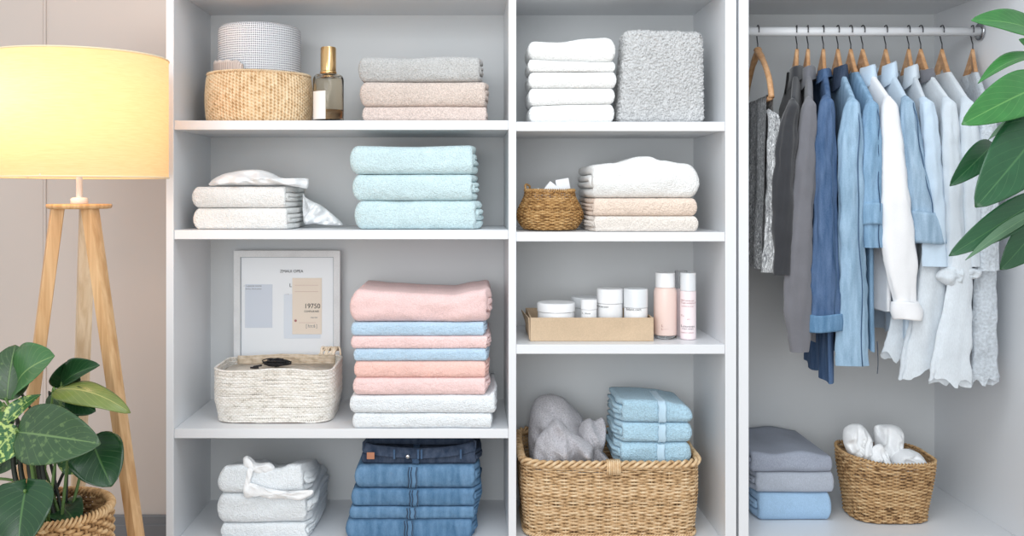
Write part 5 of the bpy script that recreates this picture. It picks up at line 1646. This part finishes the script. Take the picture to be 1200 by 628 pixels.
# ------------------------------------------------------------------ plants
def leaf(parent, base, tip, width, nrm, mat, bend=.15, fold_=.25, shape='ovate', wavy=.05, seed=0, nl=22, nw=12, bendside=0.0):
    base = Vector(base); tip = Vector(tip); d = tip - base; L = d.length; d.normalize()
    nrm = Vector(nrm); nrm = (nrm - d * nrm.dot(d)).normalized(); s = d.cross(nrm)
    V = []; U = []; Fc = []
    def wfun(t):
        if shape == 'heart': return (math.sin(PI * min(1, t ** .55)) ** .75) * (1 - .12 * t) if t > 0 else 0
        if shape == 'narrow': return math.sin(PI * t ** .85) ** .9
        if shape == 'round': return math.sin(PI * t ** .8) ** .6
        return math.sin(PI * t ** .74) ** .66
    for i in range(nl + 1):
        t = i / nl
        w = width / 2 * max(wfun(t), .02)
        c = base + d * (L * t) + nrm * (bend * L * (4 * t * (1 - t)) ) * 1.0 + s * (bendside * L * 4 * t * (1 - t))
        for j in range(-nw // 2, nw // 2 + 1):
            u = j / (nw / 2)
            back = 0
            if shape == 'heart': back = -.20 * L * (abs(u) ** 1.3) * max(0, 1 - t * 3.2)
            p = c + s * (w * u) + d * back + nrm * (fold_ * w * abs(u) ** 1.5 + wavy * w * math.sin(t * 11 + seed + (2 if u > 0 else 0)) * u * u)
            V.append(tuple(p)); U.append((u, t))
    k = nw + 1
    for i in range(nl):
        for j in range(nw):
            Fc.append((i * k + j, i * k + j + 1, (i + 1) * k + j + 1, (i + 1) * k + j))
    o = mk('leaf', V, Fc, mat, parent, uv=U)
    sd = o.modifiers.new('thickness', 'SOLIDIFY'); sd.thickness = .0012; sd.offset = 0
    return o


L_dk = leafmat('leaf_dark_glossy', srgb(28, 64, 34), srgb(72, 108, 60))
L_mid = leafmat('leaf_mid_green', srgb(62, 108, 58), srgb(128, 160, 96))
L_gr = leafmat('leaf_grey_green', srgb(50, 78, 46), srgb(104, 132, 82), .03, srgb(84, 110, 66), rough=.35)
L_yel = leafmat('leaf_olive', srgb(108, 122, 62), srgb(168, 166, 100))
L_var = leafmat('leaf_variegated', srgb(52, 96, 54), srgb(160, 182, 110), .10, srgb(176, 196, 112))
L_fig = leafmat('leaf_fig_green', srgb(50, 112, 52), srgb(92, 146, 76), rough=.35)
L_figd = leafmat('leaf_fig_dark', srgb(32, 78, 46), srgb(62, 106, 64), rough=.35)
L_under = leafmat('leaf_underside', srgb(84, 116, 88), srgb(120, 148, 112), rough=.5)
M_petiole = plain('petiole_dark', srgb(38, 44, 36), .5, var=.2)
M_petg = plain('petiole_green', srgb(92, 122, 62), .5, var=.2)
M_soil = plain('potting_soil', srgb(58, 46, 38), .95, var=.3, scale=120)

PY = -.55
pcx = wx(60, PY); prz = wz(602, PY - .05)
pl = thing('potted_plant', (pcx, PY, 0), 'broad-leaved green house plant in a woven basket before the floor lamp', 'plant')
pr = .132
V, Fc, R = weave((pcx, PY, .004), pr, pr, 2, prz - .012, 46, 44, lambda v: .86 + .14 * smooth(v * 1.3), .5, None, 17, 4, 6, 1, 1, .12, .3)
W_plant = strand('basket_brown', srgb(110, 78, 48), srgb(190, 150, 104), srgb(226, 194, 150))
bk = mk('woven_basket', V, Fc, W_plant, pl, strand_tone=R)
V, Fc, R = braid((pcx, PY, 0), pr, pr, 2, prz - .004, .0068, 26, None, 3, 260)
mk('rim', V, Fc, W_plant, bk, strand_tone=R)
mk('basket_base', *base_plate((pcx, PY, .001), pr, pr, 2, .86), W_dark, bk)
V, Fc = lathe_data([(.001, prz - .05), (.05, prz - .048), (.12, prz - .055)], (pcx, PY, 0), 40, False, False)
mk('soil', V, Fc, M_soil, pl)
def PT(px, py, Y): return W(px, py, Y)
def petiole(pts, rad, mat, parent=pl):
    P = spline(pts, 18); V, Fc = tube_data(P, [lerp(rad * 1.3, rad * .8, i / 17) for i in range(18)], 8)
    return mk('petiole', V, Fc, mat, parent)
soil = Vector((pcx, PY, prz - .05))
up = (0, -1, .35)
leaves = [
    # base(px,py,Y)   tip(px,py,Y)   width px, normal, mat, bend, shape
    ((20, 452, -.50), (64, 417, -.60), 62, (-.35, -1, .55), L_mid, .10, 'round', .3),
    ((8, 470, -.52), (18, 404, -.48), 50, (.2, -1, .3), L_gr, .08, 'round', .2),
    ((72, 452, -.50), (117, 428, -.55), 34, (0, -1, .8), L_dk, .10, 'ovate', .5),
    ((74, 455, -.46), (86, 420, -.50), 34, (.4, -1, .2), L_dk, .10, 'round', .5),
    ((62, 458, -.56), (153, 484, -.60), 36, (.25, -.75, 1), L_yel, .16, 'ovate', -.25),
    ((82, 462, -.56), (112, 482, -.60), 32, (-.1, -1, .2), L_dk, .05, 'round', .4),
    ((58, 462, -.44), (92, 488, -.48), 28, (-.1, -1, .3), L_gr, .05, 'ovate', .3),
    ((20, 506, -.62), (118, 520, -.70), 70, (-.08, -1, .42), L_gr, .07, 'ovate', .22),
    ((106, 512, -.52), (131, 570, -.58), 62, (.25, -1, .25), L_dk, .06, 'round', .3),
    ((92, 528, -.49), (76, 556, -.52), 40, (.1, -1, .2), L_var, .05, 'ovate', .2),
    ((30, 575, -.74), (22, 650, -.80), 78, (.05, -1, .25), L_dk, .07, 'heart', .25),
    ((2, 500, -.60), (48, 462, -.56), 24, (-.3, -1, .7), L_var, .08, 'narrow', .4),
    ((22, 500, -.60), (-14, 545, -.66), 52, (.1, -1, .5), L_var, .08, 'round', .3),
    ((6, 475, -.50), (-30, 500, -.56), 60, (.1, -1, .4), L_mid, .08, 'ovate', .3),
    ((18, 520, -.50), (-6, 556, -.55), 40, (.1, -1, .3), L_gr, .06, 'ovate', .3),
    ((70, 592, -.50), (92, 616, -.60), 40, (.2, -.8, .9), L_dk, .08, 'ovate', .3),
    ((-20, 560, -.55), (-50, 520, -.6), 60, (-.1, -1, .5), L_dk, .08, 'ovate', .3),
]
for i, (b_, t_, wpx, nr, mt, bd, shp, fo) in enumerate(leaves):
    wd = wpx / sc(b_[2])
    B = PT(*b_); T = PT(*t_)
    leaf(pl, B, T, wd, nr, mt, bd, fo, shp, seed=i)
    a = i * 2.4
    s0 = soil + Vector((.035 * math.cos(a), .035 * math.sin(a), -.004))
    mid = s0.lerp(B, .55) + Vector((0, .02, .03))
    petiole([s0, mid, B + (B - T).normalized() * .0, B.lerp(T, .03)], .0032, M_petg if i % 3 else M_petiole)
for px in (18, 26, 36, 47, 51):
    s0 = soil + Vector(((px - 40) / 498, -.01, -.004))
    petiole([s0, PT(px, 560, -.55), PT(px - 3, 525, -.55), PT(px - 6, 490, -.54)], .0055, M_petiole)

# fig plant at the right
FY = -.55
fxx = wx(1262, FY)
fp = thing('fig_plant', (fxx, FY, 0), 'tall green leaved plant reaching in front of the open wardrobe', 'plant')
M_bark = plain('bark_brown', srgb(110, 92, 72), .9, var=.25, scale=60)
M_pot = plain('white_ceramic_pot', srgb(226, 226, 224), .35)
lathe('pot', [(.10, 0), (.115, .004), (.145, .28), (.15, .30), (.146, .304), (.138, .30), (.132, .27), (.001, .262)], (fxx, FY, 0), M_pot, fp, 48)
lathe('soil', [(.131, .271), (.06, .276), (.001, .276)], (fxx, FY, 0), M_soil, fp, 32, False)
tr = spline([(fxx, FY, .272), (fxx + .02, FY + .02, .7), (fxx - .01, FY, 1.1), (fxx + .01, FY - .01, 1.45), (fxx, FY, 1.72)], 30)
V, Fc = tube_data(tr, [lerp(.016, .006, i / 29) for i in range(30)], 10)
mk('trunk', V, Fc, M_bark, fp)
figs = [
    ((1222, 42, -.55), (1138, 24, -.62), 38, (.05, -1, .55), L_fig, .08, 'ovate', .2),
    ((1232, 70, -.50), (1194, 46, -.5), 22, (0, -1, .4), L_fig, .05, 'ovate', .2),
    ((1225, 66, -.56), (1146, 98, -.60), 26, (.3, -.35, 1), L_fig, .12, 'narrow', .3),
    ((1230, 96, -.60), (1127, 146, -.68), 54, (-.18, -1, .28), L_fig, .08, 'ovate', .15),
    ((1230, 120, -.55), (1158, 164, -.56), 18, (.2, -.3, 1), L_under, .05, 'narrow', .3),
    ((1164, 168, -.50), (1113, 218, -.56), 30, (-.3, -1, .1), L_figd, .10, 'ovate', .3),
    ((1236, 130, -.60), (1143, 243, -.70), 70, (-.25, -1, .15), L_figd, .06, 'ovate', .12),
    ((1228, 228, -.58), (1112, 300, -.62), 36, (-.1, -1, .35), L_figd, .06, 'ovate', .2),
    ((1230, 240, -.60), (1131, 305, -.64), 15, (.3, -.4, .8), L_under, .05, 'narrow', .4),
    ((1226, 252, -.55), (1172, 316, -.58), 40, (.1, -1, .3), L_figd, .06, 'ovate', .2),
    ((1300, 120, -.5), (1400, 150, -.5), 70, (0, -1, .4), L_fig, .08, 'ovate', .2),
    ((1290, 60, -.5), (1360, 0, -.5), 60, (0, -1, .4), L_fig, .08, 'ovate', .2),
    ((1300, 220, -.5), (1390, 260, -.5), 60, (0, -1, .4), L_figd, .08, 'ovate', .2),
]
for i, (b_, t_, wpx, nr, mt, bd, shp, fo) in enumerate(figs):
    B = PT(*b_); T = PT(*t_)
    leaf(fp, B, T, wpx / sc(b_[2]), nr, mt, bd, fo, shp, seed=i + 30, wavy=.03)
    zs = B.z - .03
    k = min(range(30), key=lambda q: abs(tr[q].z - zs))
    petiole([tr[k], tr[k].lerp(B, .5) + Vector((0, 0, .004)), B, B.lerp(T, .03)], .0032, M_petg, fp)

# ------------------------------------------------------------------ light, world, camera
wd = bpy.data.worlds.new('soft_daylight'); bpy.context.scene.world = wd; wd.use_nodes = True
bg = wd.node_tree.nodes['Background']; bg.inputs[0].default_value = (.90, .95, 1.0, 1); bg.inputs[1].default_value = 1.06


def area(name, loc, target, size, energy, col=(1, 1, 1), sy=None):
    l = bpy.data.lights.new(name, 'AREA'); l.energy = energy; l.color = col; l.shape = 'RECTANGLE'; l.size = size; l.size_y = sy or size
    o = bpy.data.objects.new(name, l); C.objects.link(o); o.location = loc
    o.rotation_euler = (Vector(target) - Vector(loc)).to_track_quat('-Z', 'Y').to_euler()
    return o
area('window_light', (-.8, -4.1, 1.55), (.5, .2, .95), 2.6, 80, (.95, .98, 1.0), 2.2)

area('wardrobe_fill_light', (.25, -1.3, 2.35), (1.6, .35, .95), 1.0, 17, (.90, .96, 1.0))  # added fill to brighten the wardrobe, stands for no real lamp

cam = bpy.data.cameras.new('camera'); co = bpy.data.objects.new('camera', cam); C.objects.link(co)
co.location = (0, CAMY, CAMZ); co.rotation_euler = (PI / 2, 0, 0)
cam.sensor_width = 36; cam.lens = F / 1200 * 36
cam.shift_x = 50 / 1200; cam.shift_y = -89 / 1200
cam.clip_start = .05
scn = bpy.context.scene; scn.camera = co
scn.view_settings.view_transform = 'Standard'
scn.view_settings.look = 'None'
scn.view_settings.exposure = -0.1
for o in list(bpy.data.objects):
    if 'origin' in o: del o['origin']
